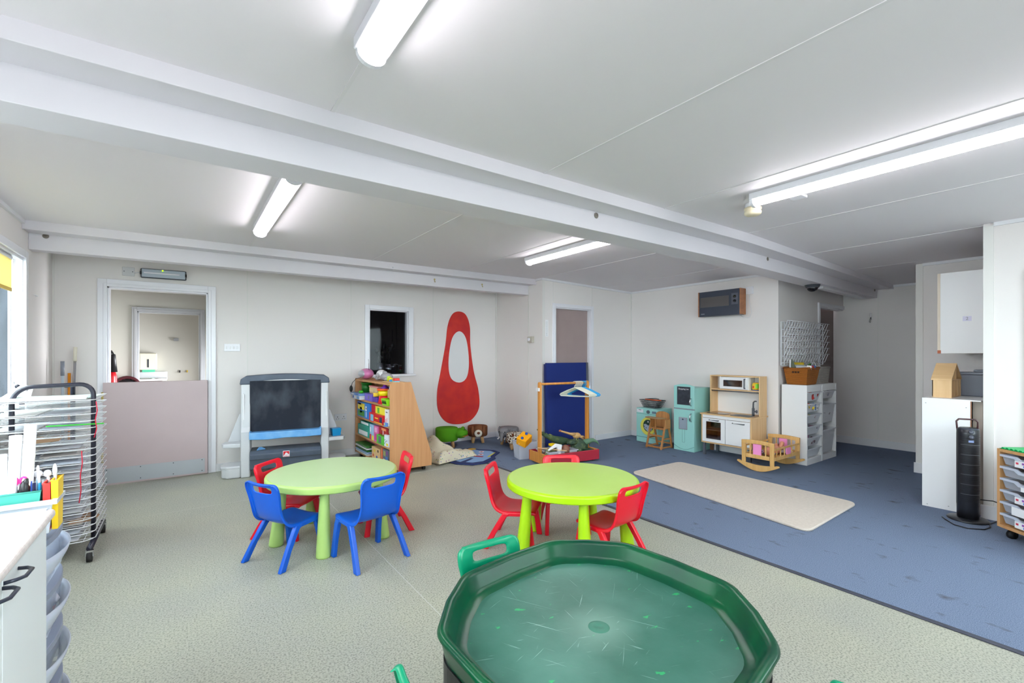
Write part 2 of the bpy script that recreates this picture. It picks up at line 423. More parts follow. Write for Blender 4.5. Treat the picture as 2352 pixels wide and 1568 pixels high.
# bolt covers and small hooks on the beams
for i, (x, y, z) in enumerate(((-0.946,5.43,2.353),(2.411,5.43,2.40),(2.409,2.32,2.352),(4.943,2.32,2.35),(8.131,2.32,2.29))):
    mb = MB(); mb.lathe([(0.0,0),(.019,0),(.021,.002),(.019,.005),(0,.006)], n=20); mb.xform(Matrix.Rotation(PI/2,4,'X'))
    o = obj('bolt_cap', mb, mat('taupe_cap', (124,116,108), .5)); o.location = (x, y, z)
    tag(o, ['round taupe bolt cap at far left end of the back beam', 'round taupe bolt cap near middle of the back beam',
            'round taupe bolt cap on main beam above the small back light','round taupe bolt cap on main beam near the smoke detector','round taupe bolt cap at far right end of main beam'][i], 'bolt cap', 'round bolt caps on the ceiling beams')
for i, (x, z) in enumerate(((2.654,2.315),(3.381,2.315))):
    mb = MB(); mb.ball((0,-.004,.018),(.012,.004,.012),10,6); mb.tube([(0,-.004,.01),(0,-.006,-.012),(0,-.02,-.02),(0,-.026,-.008)],.0035,6)
    o = obj('cup_hook', mb, M_brass); o.location = (x,5.43,z)
    tag(o, 'small brass hook on back beam, %s of the pair' % ('left','right')[i], 'hook', 'brass hooks on the back beam')
mb = MB(); mb.ball((0,0,.016),(.012,.012,.006),10,6); mb.tube([(0,0,.014),(0,0,-.006),(0,.006,-.014),(0,.012,-.004)],.003,6)
o = obj('cup_hook', mb, M_white); o.location = (2.02,5.236,2.375); tag(o,'small white hook under the trim of the back beam','hook')

# door 1: white architrave, corridor behind, low mauve gate
def frame_y(mb, x0, x1, z1, y, w=.075, t=.022, lining=.12):
    """architrave on face y (front side) around opening x0..x1 up to z1"""
    for (a,b,c,d) in ((x0-w,x0,0,z1+w),(x1,x1+w,0,z1+w),(x0,x1,z1,z1+w)): mb.box(a,b,y-t,y,c,d)
    for (a,b,c,d) in ((x0-.03,x0+.0,0,z1+.03),(x1,x1+.03,0,z1+.03),(x0,x1,z1,z1+.03)): mb.box(a,b,y-t-.006,y-t,c,d)
    mb.box(x0,x0+.018,y-.001,y+lining,0,z1); mb.box(x1-.018,x1,y-.001,y+lining,0,z1); mb.box(x0,x1,y-.001,y+lining,z1-.018,z1)
mb = MB(); frame_y(mb, DOOR[0], DOOR[1], DOOR[3], YB); struct('door_1', mb, M_white, bevel=.003)
g = thing('half_door', 'low mauve stable door with grey metal kick plate in the left doorway', 'door', (-0.672, YB-.03, 0))
g.rotation_euler = (0,0,math.radians(-.0))
obj('door_panel', MB().box(0, .892, -.04, 0, .012, 1.065), M_doorpink, g, bevel=.003)
obj('kick_plate', MB().box(.015, .865, -.043, -.04, .03, .185), M_steelplate, g)
for x in (.03,.3,.58,.84):
    for z in (.05,.17):
        mb = MB(); mb.lathe([(0,0),(.005,0),(.004,.002),(0,.002)], n=8); mb.xform(Matrix.Translation((x,-.043,z)) @ Matrix.Rotation(PI/2,4,'X')); obj('screw', mb, M_dgrey, g)
for z in (.92,.30):
    mb = MB(); mb.box(-.012,.006,-.046,-.038,z-.05,z+.05); mb.tube([(-.003,-.048,z-.05),(-.003,-.048,z+.05)],.006,8); obj('hinge', mb, M_brass, g)

# corridor and washroom beyond the door
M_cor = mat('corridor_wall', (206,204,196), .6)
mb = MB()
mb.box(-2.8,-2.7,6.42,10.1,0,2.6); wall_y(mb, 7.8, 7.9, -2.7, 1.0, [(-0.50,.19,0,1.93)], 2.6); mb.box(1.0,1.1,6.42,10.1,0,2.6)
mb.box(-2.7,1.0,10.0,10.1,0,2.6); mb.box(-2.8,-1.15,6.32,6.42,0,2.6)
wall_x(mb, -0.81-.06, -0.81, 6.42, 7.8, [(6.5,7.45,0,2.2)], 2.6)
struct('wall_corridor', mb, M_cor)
struct('ceiling_corridor', MB().box(-2.8,1.1,6.42,10.1,2.45,2.55), M_ceil)
mb = MB(); frame_y(mb, -0.50, 0.19, 1.93, 7.8, .055, .02, .1); struct('door_2', mb, mat('corridor_trim',(196,198,202),.4), bevel=.003)
# fire extinguisher
t = thing('fire_extinguisher', 'red fire extinguisher with black horn just inside the corridor doorway', 'fire extinguisher', (-0.735,7.52,0))
obj('cylinder', MB().lathe([(0,.72),(.05,.72),(.06,.74),(.06,1.08),(.045,1.14),(.02,1.16),(.02,1.18),(0,1.18)], n=20), mat('extinguisher_red',(176,18,28),.3), t)
obj('horn', MB().lathe([(.018,1.36),(.022,1.35),(.04,1.14),(.036,1.14)], (.03,-.07,0), 16), M_dark, t)
obj('hose', MB().tube([(0,0,1.18),(0,-.01,1.36),(.01,-.04,1.4),(.03,-.07,1.36)],.009,8), M_dark, t)
obj('valve', MB().box(-.02,.02,-.012,.012,1.17,1.2), M_chrome, t)
obj('bracket', MB().box(-.065,-.055,-.03,.03,.7,1.2), M_dgrey, t)
t = thing('fire_hose', 'coiled dark hose reel behind the mauve half door', 'hose', (-0.60,7.74,.93))
obj('reel', MB().tube([(.13*math.cos(a*PI/12),-.0,.13*math.sin(a*PI/12)) for a in range(24)],.02,8,closed=True), mat('maroon',(80,28,38),.4), t)
obj('hub', MB().ball((0,0,0),(.11,.02,.11),20,8), M_dark, t)
o = obj('smoke_detector', MB().lathe([(0,-.05),(.045,-.05),(.055,-.03),(.06,-.0),(0,0)], n=20), M_dgrey); o.location=(-.70,7.35,2.45); tag(o,'dark ceiling detector in the corridor seen through the left doorway','smoke detector')
t = thing('towel_dispenser', 'cream paper towel dispenser on the washroom wall', 'dispenser', (-0.49,9.99,1.08))
obj('casing', MB().box(-.12,.12,-.12,0,.02,.30), mat('cream_plastic',(232,228,208),.35), t, bevel=.015)
obj('window_slot', MB().box(-.012,.012,-.123,-.12,.06,.2), M_dgrey, t)
obj('towel', MB().box(-.08,.09,-.1,-.02,-.02,.02), mat('towel_green',(90,196,160),.8), t)
o = obj('wall_sensor', MB().box(-.035,.035,-.04,0,-.025,.025), M_grey, bevel=.004); o.location=(-.11,9.99,1.62); tag(o,'small grey sensor box on the washroom wall','sensor')
for i,(x,c) in enumerate(((-.055,M_dark),(.05,mat('hook_yellow',(214,180,30),.4)))):
    mb = MB(); mb.box(-.008,.008,-.01,0,-.02,.02); mb.tube([(0,-.008,-.01),(0,-.03,-.015),(0,-.034,.0)],.005,6)
    o = obj('coat_hook', mb, c); o.location=(x,9.99,1.06); tag(o, ('black','yellow')[i]+' coat hook on the washroom wall','hook')
t = thing('washroom_sink', 'washroom sink unit with worktop under the towel dispenser', 'sink', (-0.45,9.7,0))
obj('worktop', MB().box(-.35,.22,-.3,.28,.93,.96), M_whitelam, t); obj('cabinet', MB().box(-.3,.15,-.26,.28,0,.93), mat('brown_dark',(88,62,52),.5), t)
obj('basin', MB().lathe([(.16,.961),(.16,.967),(.13,.967),(.11,.945)],(-.05,-.05,0),24,cap=False), M_chrome, t); obj('splashback', MB().box(-.25,.22,.27,.28,.96,1.06), M_white, t)

# kitchen behind the serving hatch (unlit room)
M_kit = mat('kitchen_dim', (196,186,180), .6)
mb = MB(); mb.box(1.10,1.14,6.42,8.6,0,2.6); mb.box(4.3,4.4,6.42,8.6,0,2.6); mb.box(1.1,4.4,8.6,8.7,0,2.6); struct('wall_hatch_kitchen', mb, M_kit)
struct('ceiling_hatch_kitchen', MB().box(1.1,4.4,6.42,8.7,2.45,2.55), M_ceil)
mb = MB(); x0,x1,z0,z1 = HATCH
for (a,b,c,d) in ((x0-.06,x0,z0,z1+.06),(x1,x1+.075,z0,z1+.06),(x0,x1,z1,z1+.06)): mb.box(a,b,YB-.02,YB,c,d)
mb.box(x0,x0+.015,YB,YB+.12,z0,z1); mb.box(x1-.015,x1,YB,YB+.12,z0,z1); mb.box(x0,x1,YB,YB+.12,z1-.015,z1)
mb.box(x0-.08,x1+.10,YB-.05,YB+.0,z0-.03,z0); mb.box(x0,x1,YB,6.62,z0-.03,z0)
struct('window_1', mb, M_white, bevel=.003)
struct('window_2', MB().box(x0+.01,x1-.01,YB+.07,YB+.074,z0,z1), glassmat('hatch_glass',(206,208,212),.008))
t = thing('kitchen_wall_cupboard', 'dim beige wall cupboard seen through the serving hatch', 'cupboard', (2.2,8.3,1.45))
obj('carcass', MB().box(0,1.6,0,.3,0,.75), M_kit, t)
for i in range(3):
    d = obj('door', MB().box(.01+i*.53,.52+i*.53,-.02,0,.005,.745), mat('cupboard_beige',(214,198,188),.45), t, bevel=.002)
    obj('handle', MB().tube([(.44+i*.53,-.02,.15),(.44+i*.53,-.045,.16),(.44+i*.53,-.045,.36),(.44+i*.53,-.02,.37)],.006,8), M_chrome, d)
t = thing('kitchen_worktop', 'dim worktop under the cupboards behind the serving hatch', 'worktop', (1.3,7.9,0))
obj('top', MB().box(0,2.9,0,.68,.9,.94), M_dgrey, t); obj('base', MB().box(0,2.9,.04,.68,0,.9), M_kit, t)
def utensil_pot(x,y,label,h,ph=.16):
    t = thing('utensil_pot', label, 'utensil pot', (x,y,1.077)); M=mat('utensil_black',(22,22,26),.4)
    obj('pot', MB().lathe([(0,0),(.045,0),(.05,ph),(.045,ph),(.04,.01)], n=20), M_chrome, t)
    for k in range(4):
        a=k*1.7; dx=.03*math.cos(a); dy=.015*math.sin(a)
        mb = MB(); mb.tube([(dx*.4,dy*.4,.02),(dx,dy,ph+.05),(dx*1.8,dy*1.5,h-.05*(k%2))],.006,6); mb.ball((dx*2,dy*1.6,h-.02-.05*(k%2)),(.026,.008,.04),10,6)
        obj('utensil', mb, M, t)
utensil_pot(2.30,6.40-.02+.05+.03,'pot of dark cooking utensils on the hatch ledge, left one',.36)
utensil_pot(2.42,6.46,'pot of dark cooking utensils on the hatch ledge, taller right one',.42,.14)
t = thing('glass_jar','clear glass jar behind the hatch window','jar',(2.50,6.47,1.077)); obj('body', MB().lathe([(0,0),(.04,0),(.042,.12),(.036,.14)],n=20,cap=False), glassmat('jarglass',(190,195,205),.15), t); obj('contents', MB().lathe([(0,.002),(.036,.002),(.036,.05),(0,.05)],n=16), M_grey, t)
t = thing('kitchen_tap','thin chrome tap spout behind the hatch window','tap',(2.56,6.47,1.077)); obj('spout', MB().tube([(.02,0,0),(.02,0,.12),(.0,0,.135),(-.05,-.01,.142),(.06,0,.125)][:4],.005,8), M_chrome, t); obj('lever', MB().tube([(.02,0,.12),(.07,0,.115)],.006,8), M_chrome, t)
mb = MB(); mb.ball((0,0,.03),(.035,.03,.03),14,8); mb.mi=1; mb.ball((.0,.0,.075),(.02,.018,.03),12,6)
o = obj('hatch_ornament', mb, [mat('orn_green',(40,90,40),.5),mat('orn_red',(140,20,50),.5)]); o.location=(2.61,6.53-.06,1.077); tag(o,'dark red and green ornament at the right end of the hatch ledge','ornament')
# bay door (door_3)
x0,x1,_,z1 = D2
mb = MB(); frame_y(mb, x0, x1, z1, YBAY, .055, .02, .1)
fr = struct('door_3', mb, M_white, bevel=.003)
lf = obj('door_leaf', MB().box(x0+.018, x1-.018, YBAY+.05, YBAY+.09, 0, z1-.018), mat('door_taupe',(166,148,146),.45,noise=((158,140,138),3,.3,.7)), fr)
mb = MB(); mb.box(x1-.085,x1-.045,YBAY+.042,YBAY+.05,.98,1.16); h = obj('door_handle', mb, M_chrome, fr, bevel=.002)
mb = MB(); mb.tube([(x1-.065,YBAY+.045,1.11),(x1-.065,YBAY,1.11),(x1-.16,YBAY-.005,1.11)],.009,8); obj('lever', mb, M_chrome, h)
# return wall door (door_4): frame and dark leaf
mb = MB(); mb.box(7.32,7.37,YR-.02,YR,0,2.095); mb.box(7.37,XF,YR-.02,YR,2.045,2.095); mb.box(7.37,7.385,YR,YR+.1,0,2.045); mb.box(7.385,XF,YR,YR+.1,2.03,2.045)
fr = struct('door_4', mb, M_trim, bevel=.003)
obj('door_leaf', MB().box(7.38, XF, YR+.13, YR+.17, 0, 2.1), mat('door_brown',(122,108,104),.5), fr)
mb = MB(); mb.box(7.28,7.38,YR+.1,YR+.2,0,2.2); struct('wall_return_jamb', mb, M_wall)

# left window_3, with reveal, glass, mullions, roller blind; fence outside
def win_x(name, W, mull):
    ya,yb,za,zb = W; mb = MB()
    for (a,b,c,d) in ((ya-.06,ya,za-.06,zb+.06),(yb,yb+.06,za-.06,zb+.06),(ya,yb,zb,zb+.06),(ya,yb,za-.06,za)): mb.box(XL-.001,XL+.02,a,b,c,d)
    mb.box(XL-.08,XL+.05,ya,yb,za-.02,za)
    for y in (ya-.008, yb+.008): mb.box(XL-.08,XL,y-.012,y+.012,za,zb)
    for y in (ya+.012, yb-.012): mb.box(XL-.08,XL-.066,y-.012,y+.012,za,zb)
    mb.box(XL-.08,XL,ya,yb,zb-.02,zb); mb.box(XL-.08,XL-.05,ya,yb,za,za+.05)
    for y in mull: mb.box(XL-.08,XL-.05,y-.025,y+.025,za,zb)
    w = struct(name, mb, M_white, bevel=.003)
    obj('pane', MB().box(XL-.072,XL-.069,ya,yb,za,zb-.02), M_glass, w)
    return w
win_x('window_3', WIN1, (4.3,)); win_x('window_4', WIN2, (1.2,2.1))
for i,(xa,xb,za,zb) in enumerate(FILL_WIN):
    mb = MB()
    for (a,b,c,d) in ((xa-.05,xa,za-.05,zb+.05),(xb,xb+.05,za-.05,zb+.05),(xa,xb,zb,zb+.05),(xa,xb,za-.05,za),((xa+xb)/2-.025,(xa+xb)/2+.025,za,zb)): mb.box(a,b,-1.0,-.88,c,d)
    w = struct('window_%d'%(5+i), mb, M_white, bevel=.003); obj('pane', MB().box(xa,xb,-.96,-.955,za,zb), M_glass, w)
t = thing('roller_blind','yellow roller blind half lowered in the left window','blind',(XL-.02,0,0))
M_yel = translucent('blind_yellow',(250,238,178),.4)
obj('fabric', MB().box(-.004,.0,3.76,5.07,1.86,2.10), M_yel, t)
obj('bottom_bar', MB().box(-.008,.004,3.76,5.07,1.835,1.862), mat('blind_bar',(226,190,90),.6), t, bevel=.003)
obj('roller', MB().tube([(-.01,3.76,2.095),(-.01,5.07,2.095)],.018,12), M_white, t)
obj('bead_chain', MB().tube([(.004,5.10,2.09),(.004,5.10,1.15),(.004,5.125,1.13),(.004,5.13,1.16),(.004,5.13,2.09)],.0035,6), M_white, t)
o = obj('fence', MB().box(-3.6,-3.5,-1.5,6.0,-.1,1.3), mat('fence_slate',(58,64,72),.8,noise=((40,46,54),3,.35,.65,(1,6,.6)))); tag(o,'dark slate grey fence outside the left window','fence')
struct('wall_outside', MB().box(-3.2,-1.13,6.05,6.3,-.1,2.9), mat('slate_outside',(58,62,72),.8,noise=((38,42,50),5,.35,.65,(6,6,.5))))
struct('ground_outside', MB().box(-14,-1.2,-14,12,-.2,-.11), mat('asphalt',(150,148,144),.9)); struct('ground_front', MB().box(-1.2,14,-14,-1.0,-.2,-.11), MATS['asphalt'])

# ---------------------------------------------------------------- ceiling lights
M_tube = mat('tube_glow',(255,255,255),.4,emit=(255,250,255),estr=LAMP)
def light_fitting(x,y0,y1,label):
    t = thing('ceiling_light', label, 'ceiling light', (x,0,cz(x)), group='fluorescent batten lights')
    obj('base', MB().box(-.058,.058,y0-.02,y1+.02,-.042,0.0), M_white, t, bevel=.004)
    prof = [(.042,-.042)]+[(.044*math.cos(a), -.048-.030*math.sin(a)) for a in [PI*k/12 for k in range(13)]]+[(-.042,-.042)]
    obj('diffuser', MB().prism(prof, y0+.01, y1-.01, 'y'), M_tube, t)
    for y in (y0-.02,y1):
        pr_ = [(.048,-.004)]+[(.05*math.cos(a), -.048-.038*math.sin(a)) for a in [PI*k/12 for k in range(13)]]+[(-.048,-.004)]
        obj('end_cap', MB().prism(pr_, y, y+.02,'y'), M_white, t)
light_fitting(.53,.03,1.57,'long white batten light on near ceiling, upper left foreground')
light_fitting(.53,2.95,4.42,'white batten light on ceiling between the two beams, above blue chairs')
light_fitting(3.2,2.75,4.12,'white batten light beyond main beam, above the round tables')
light_fitting(3.2,.05,1.58,'long white batten light at right, beside the smoke detector')
t = thing('smoke_detector','cream round smoke detector at the end of right batten light','smoke detector',(3.38,1.69,cz(3.38)))
obj('base', MB().lathe([(0,-.03),(.05,-.03),(.055,0),(0,0)],n=28), M_white, t)
obj('sounder', MB().lathe([(0,-.085),(.045,-.085),(.056,-.075),(.058,-.06),(.05,-.055),(.05,-.05),(.058,-.046),(.058,-.032),(0,-.03)],n=28), mat('cream_amber',(240,226,196),.4), t)
o = obj('ceiling_sensor', MB().box(-.05,.05,-.045,.045,-.02,0), M_white, bevel=.005); o.location=(3.45,1.42,cz(3.45)); tag(o,'small flat white sensor box beside the right batten light','sensor')
t = thing('dome_camera','black dome camera on the underside of the main beam','camera',(6.32,2.43,bz(6.32)))
obj('base', MB().lathe([(0,-.035),(.07,-.035),(.085,0),(0,0)],n=24), M_dgrey, t); obj('dome', MB().ball((0,0,-.035),(.06,.06,.05),20,12), mat('dome_black',(20,20,26),.1), t)

# ---------------------------------------------------------------- wall fittings
def wallplate(name, x, y, z, w, h, label, cat, m=M_white, d=.012):
    t = thing(name, label, cat, (x,y,z)); obj('plate', MB().box(-w/2,w/2,-d,0,-h/2,h/2), m, t, bevel=.002); return t
t = wallplate('fused_spur',-.475,YB,2.232,.10,.09,'grey square electrical plate left of the emergency light','switch', mat('plate_grey',(206,206,208),.4))
for x in (-.035,.035): obj('screw', MB().box(x-.004,x+.004,-.014,-.012,-.004,.004), M_dgrey, t)
t = thing('emergency_light','rectangular bulkhead emergency light above the left doorway','light',(-.175,YB,2.228))
t.rotation_euler=(0,math.radians(-.5),0)
obj('housing', MB().box(-.2,.2,-.05,0,-.05,.05), M_dgrey, t, bevel=.012)
obj('reflector', MB().box(-.188,.188,-.053,-.05,-.042,.042), mat('refl_grey',(176,186,196),.3,.2), t)
obj('tube', MB().tube([(-.17,-.06,.002),(.14,-.06,.002)],.009,10), M_white, t)
for x in (-.195,.195): obj('clip', MB().box(x-.008,x+.008,-.06,-.0,-.015,.015), M_black, t)
obj('status_lamp', MB().ball((-.01,-.056,.035),(.007,.004,.007),10,6), mat('led_green',(150,255,0),.3,emit=(150,255,0),estr=2), t)
obj('cable', MB().tube([(-.25,-.01,-.005),(-.22,-.012,.002),(-.2,-.012,0)],.004,6), M_white, t)
t = wallplate('light_switch',.463,YB,1.437,.16,.085,'white four gang light switch right of the left doorway','switch')
for i in range(4): obj('rocker', MB().box(-.062+i*.034,-.046+i*.034,-.017,-.012,-.016,.016), M_trim, t, bevel=.002)
def sock(x,y,z,label):
    t = wallplate('power_socket',x,y,z,.16,.09,label,'socket')
    for k in (-.04,.04):
        mb=MB()
        mb.box(k-.004,k+.004,-.0135,-.012,.0,.014); mb.box(k-.018,k-.008,-.0135,-.012,-.022,-.016); mb.box(k+.008,k+.018,-.0135,-.012,-.022,-.016); obj('pin_holes', mb, M_dgrey, t)
    for k in (-.012,.012): obj('rocker', MB().box(k-.006,k+.006,-.016,-.012,.015,.03), M_trim, t)
sock(1.70,YB,.52,'white double socket on wall between easel and bookcase')
t = thing('thermostat','small grey wall thermostat with dial on the pillar','thermostat',(XB,5.345,1.578))
obj('body', MB().box(-.045,0,-.055,.055,-.045,.045), mat('stat_grey',(186,182,170),.4), t, bevel=.004)
mb=MB(); mb.lathe([(0,0),(.028,0),(.026,.012),(0,.012)],n=20); mb.xform(Matrix.Translation((-.045,.015,0))@Matrix.Rotation(-PI/2,4,'Y')); obj('dial', mb, M_white, t)
t = thing('wall_thermometer','narrow white thermometer strip on wall left of the bay door','thermometer',(4.28,YBAY,1.74))
obj('card', MB().box(-.028,.028,-.003,0,-.12,.12), M_paper, t)
mb=MB()
for i in range(15): mb.box(-.014,-.004,-.0038,-.003,-.075+i*.012,-.072+i*.012); mb.box(.006,.014,-.0038,-.003,-.075+i*.012,-.072+i*.012)
mb.box(-.016,.016,-.0038,-.003,-.108,-.104); obj('scale', mb, M_grey, t); obj('bulb', MB().ball((0,-.004,-.085),(.005,.003,.005),10,6), M_dgrey, t)
t = thing('wall_hook','metal double coat hook high on the far wall','hook',(XF,2.40,1.90)); obj('plate', MB().box(-.006,0,-.012,.012,-.03,.07), M_chrome, t, bevel=.002); obj('hook', MB().tube([(-.006,0,0),(-.04,0,-.03),(-.05,0,-.06),(-.03,0,-.07)],.007,8), M_chrome, t); obj('peg', MB().tube([(-.006,0,.0),(-.045,-.02,.01)],.006,8), M_chrome, t)
t = thing('cable_hook','thin wire loop hook on the left wall beside the window','hook',(XL,5.62,1.86)); obj('wire', MB().tube([(0,-.03,.01),(.02,0,0),(.02,.03,0),(0,.04,.005)],.003,6), M_trim, t)

# wall heater
t = thing('wall_heater','dark glass convector heater with wood effect ends, high on wall','heater',(XK,3.155,1.89))
# local: -x out of the wall, +y along wall
M_hgl = mat('heater_slate',(60,66,80),.25); M_cop = woodmat('heater_copper',(176,116,74),(150,92,56),(3,3,8),2,.3)
obj('casing', MB().box(-.15,-.02,.015,.60,0,.35), M_hgl, t, bevel=.006)
obj('end_panel', MB().box(-.155,-.01,0,.015,.002,.352), M_cop, t, bevel=.008); obj('end_panel', MB().box(-.155,-.01,.60,.615,.002,.352), M_cop, t, bevel=.004)
obj('grille', MB().box(-.153,-.15,.16,.58,.13,.27), mat('grille_brown',(84,80,80),.4), t)
obj('control_panel', MB().box(-.153,-.15,.035,.125,.14,.29), mat('ctrl',(78,82,96),.3), t)
for z in (.185,.245):
    mb=MB(); mb.lathe([(0,0),(.02,0),(.018,.012),(0,.012)],n=18); mb.xform(Matrix.Translation((-.153,.08,z))@Matrix.Rotation(-PI/2,4,'Y')); obj('dial', mb, M_dark, t)
obj('logo_mark', MB().box(-.1515,-.15,.515,.57,.03,.045), mat('logo_grey',(110,118,132),.4), t)
obj('cable', MB().tube([(-.01,-.04,.30),(-.015,-.05,.15),(-.02,-.08,.02),(-.02,-.05,-.04),(-.02,.03,-.04),(-.02,.08,.01)],.004,6), M_trim, t)
t = thing('fused_spur','white switched outlet plate right of the wall heater','switch',(XK,3.105,2.21)); obj('plate', MB().box(-.03,0,-.045,.045,-.05,.05), M_white, t, bevel=.004); obj('rocker', MB().box(-.034,-.03,-.015,.01,-.012,.012), M_trim, t)

# generic painted panel on the wall (red with white centre)
def spline(pts, n=10):
    out=[]; m=len(pts)
    for i in range(m):
        p0,p1,p2,p3 = pts[i-1],pts[i],pts[(i+1)%m],pts[(i+2)%m]
        for k in range(n):
            u=k/n; out.append(tuple(.5*((2*p1[j])+(-p0[j]+p2[j])*u+(2*p0[j]-5*p1[j]+4*p2[j]-p3[j])*u*u+(-p0[j]+3*p1[j]-3*p2[j]+p3[j])*u**3) for j in range(2)))
    return out
t = thing('wall_panel','tall rounded red painted panel with white oval centre on back wall','wall art',(3.50,YB,0))
P = spline([(0,.27),(.22,.32),(.36,.5),(.35,.78),(.26,1.1),(.20,1.5),(.19,1.8),(.12,1.98),(0,2.03),(-.12,1.98),(-.20,1.8),(-.24,1.5),(-.32,1.1),(-.38,.78),(-.36,.5),(-.22,.32)])
M_rp = mat('panel_red',(214,42,26),.5,noise=((196,26,30),5,.35,.65))
obj('board', MB().prism(P,-.012,-.001,'y'), M_rp, t, bevel=.002)
obj('oval', MB().prism(spline([(0,.92),(.13,1.0),(.17,1.25),(.12,1.6),(.0,1.72),(-.13,1.6),(-.19,1.25),(-.15,1.0)]),-.015,-.012,'y'), mat('panel_white',(222,222,224),.6), t)

# wire rack on the return wall
t = thing('wire_wall_rack','white wire leaflet rack hung on the wall above the basket shelves','wall rack',(6.14,YR,1.22))
M_wire = mat('wire_white',(226,228,232),.35)
W=1.28; Hh=.55
mb=MB(); mb.tube([(0,-.03,0),(W,-.03,0),(W,-.03,Hh),(0,-.03,Hh)],.006,6,closed=True); obj('frame', mb, M_wire, t)
mb=MB()
for i in range(17):
    x=.02+i*(W-.04)/16; mb.tube([(x,-.03,-.01),(x,-.03,Hh+.01)],.005,5)
obj('uprights', mb, M_wire, t)
for r in range(6):
    z=.03+r*.085; mb=MB()
    mb.tube([(0,-.03,z),(W,-.03,z)],.0045,5); mb.tube([(0.02,-.10,z+.11),(W+.03,-.10,z+.11)],.0045,5)
    for i in range(17):
        x=.02+i*(W-.04)/16; mb.tube([(x,-.03,z),(x,-.06,z),(x,-.10,z+.11)],.0045,5)
    obj('pocket_row', mb, M_wire, t)

# wall cupboard in the alcove
t = thing('wall_cupboard','white wall cupboard side panel with small sticker, in the alcove','cupboard',(5.9,.80,1.365))
obj('carcass', MB().box(0,.9,.004,.37,0,.765), M_whitelam, t, bevel=.001)
obj('door', MB().box(-.003,.9,.37,.39,.03,.765), mat('edge_cream',(232,218,200),.5), t); obj('hinge_clip', MB().box(-.005,.03,.366,.39,0,.03), mat('clip_orange',(190,100,60),.5), t)
s_ = obj('sticker', MB().box(-.0008,0,.155,.215,.30,.345), mat('sticker_lilac',(222,220,240),.6), t)
text_part('numeral','2',.04,M_grey,s_,(-.0012,.185,.322),(PI/2,0,-PI/2),.0003)
# ---------------------------------------------------------------- tables
def kids_table(x,y,th,m_top,m_leg,label,sc=1.0):
    t = thing('round_table', label, 'table', (x,y,0), group='round toddler tables')
    obj('tabletop', MB().lathe([(0,.432),(.448,.432),(.4495,.432),(.456,.434),(.4605,.440),(.461,.442),(.461,.470),(.4605,.473),(.457,.481),(.450,.4855),(.4480,.486),(.4460,.486),(0,.486)],n=72), m_leg, t)
    obj('top_surface', MB().lathe([(0,.4861),(.444,.4861),(.4455,.4863),(.444,.4868),(.442,.4869),(0,.4869)],n=72), m_top, t)
    for k in range(5):
        a=math.radians(th+72*k); c,s=math.cos(a),math.sin(a); R=[]
        for z,r,rho in ((0,.046,.385),(.012,.048,.385),(.03,.047,.383),(.2,.040,.366),(.4,.031,.348),(.434,.030,.345)):
            R.append([(c*rho+r*math.cos(2*PI*j/24), s*rho+r*math.sin(2*PI*j/24), z) for j in range(24)])
        mb=MB(); mb.smooth=True; mb.rings(R); obj('leg', mb, m_leg, t)
    return t
kids_table(2.235,2.385,23,mat('lime_top',(178,212,96),.32,noise=((184,216,106),3,.3,.7)),mat('lime',(168,212,12),.32),'bright lime green round table behind the green tray')
kids_table(.916,3.575,30,mat('pale_green_top',(182,206,156),.36,noise=((176,202,148),3,.3,.7)),mat('pale_green',(174,206,118),.36),'faded pale green round table between blue and red chairs')

# ---------------------------------------------------------------- chairs
def chair_shell():
    prof=[(.000,.542,.120),(.003,.532,.142),(.007,.517,.149),(.011,.503,.151),(.017,.478,.151),(.022,.462,.149),(.032,.410,.139),(.044,.350,.135),(.058,.302,.141),(.086,.268,.149),(.13,.256,.152),(.19,.256,.154),(.25,.261,.152),(.31,.267,.150),(.345,.263,.145),(.358,.250,.138)]
    U=[-1,-.8,-.55,-.28,0,.28,.55,.8,1]
    n=len(prof); v=[]; idx={}
    def nrm(i):
        a=prof[max(i-1,0)]; b=prof[min(i+1,n-1)]; ty,tz=b[0]-a[0],b[1]-a[1]; L=math.hypot(ty,tz); return (-tz/L, ty/L)
    cols=[('f',-1)]+[('u',u) for u in U]+[('f',1)]
    for i in range(-1,n):
        ii=max(i,0); y,z,w=prof[ii]; ny,nz=nrm(ii)
        back = ii<=8
        for j,(k,u) in enumerate(cols):
            uu=u; off=0
            if k=='f': off=-.022
            dep = .016*(1-uu*uu)*(1 if back else .6)
            Y=y-ny*dep+ny*off; Z=z-nz*dep+nz*off
            if ii in (8,9): Y=y-ny*dep*.7+ny*off; Z=z-nz*dep*.7+nz*off
            if i==-1: Y-=.020; Z-=.004
            idx[(i,j)]=len(v); v.append((uu*w,Y,Z))
    f=[]
    for i in range(-1,n-1):
        for j in range(len(cols)-1):
            if i in (2,3)  and 3<=j<=6: continue
            f.append((idx[(i,j)],idx[(i,j+1)],idx[(i+1,j+1)],idx[(i+1,j)]))
    mb=MB(); mb.smooth=True; mb._a(v,f)
    # drop unused verts inside the slot
    return mb
CH_SHELL=None
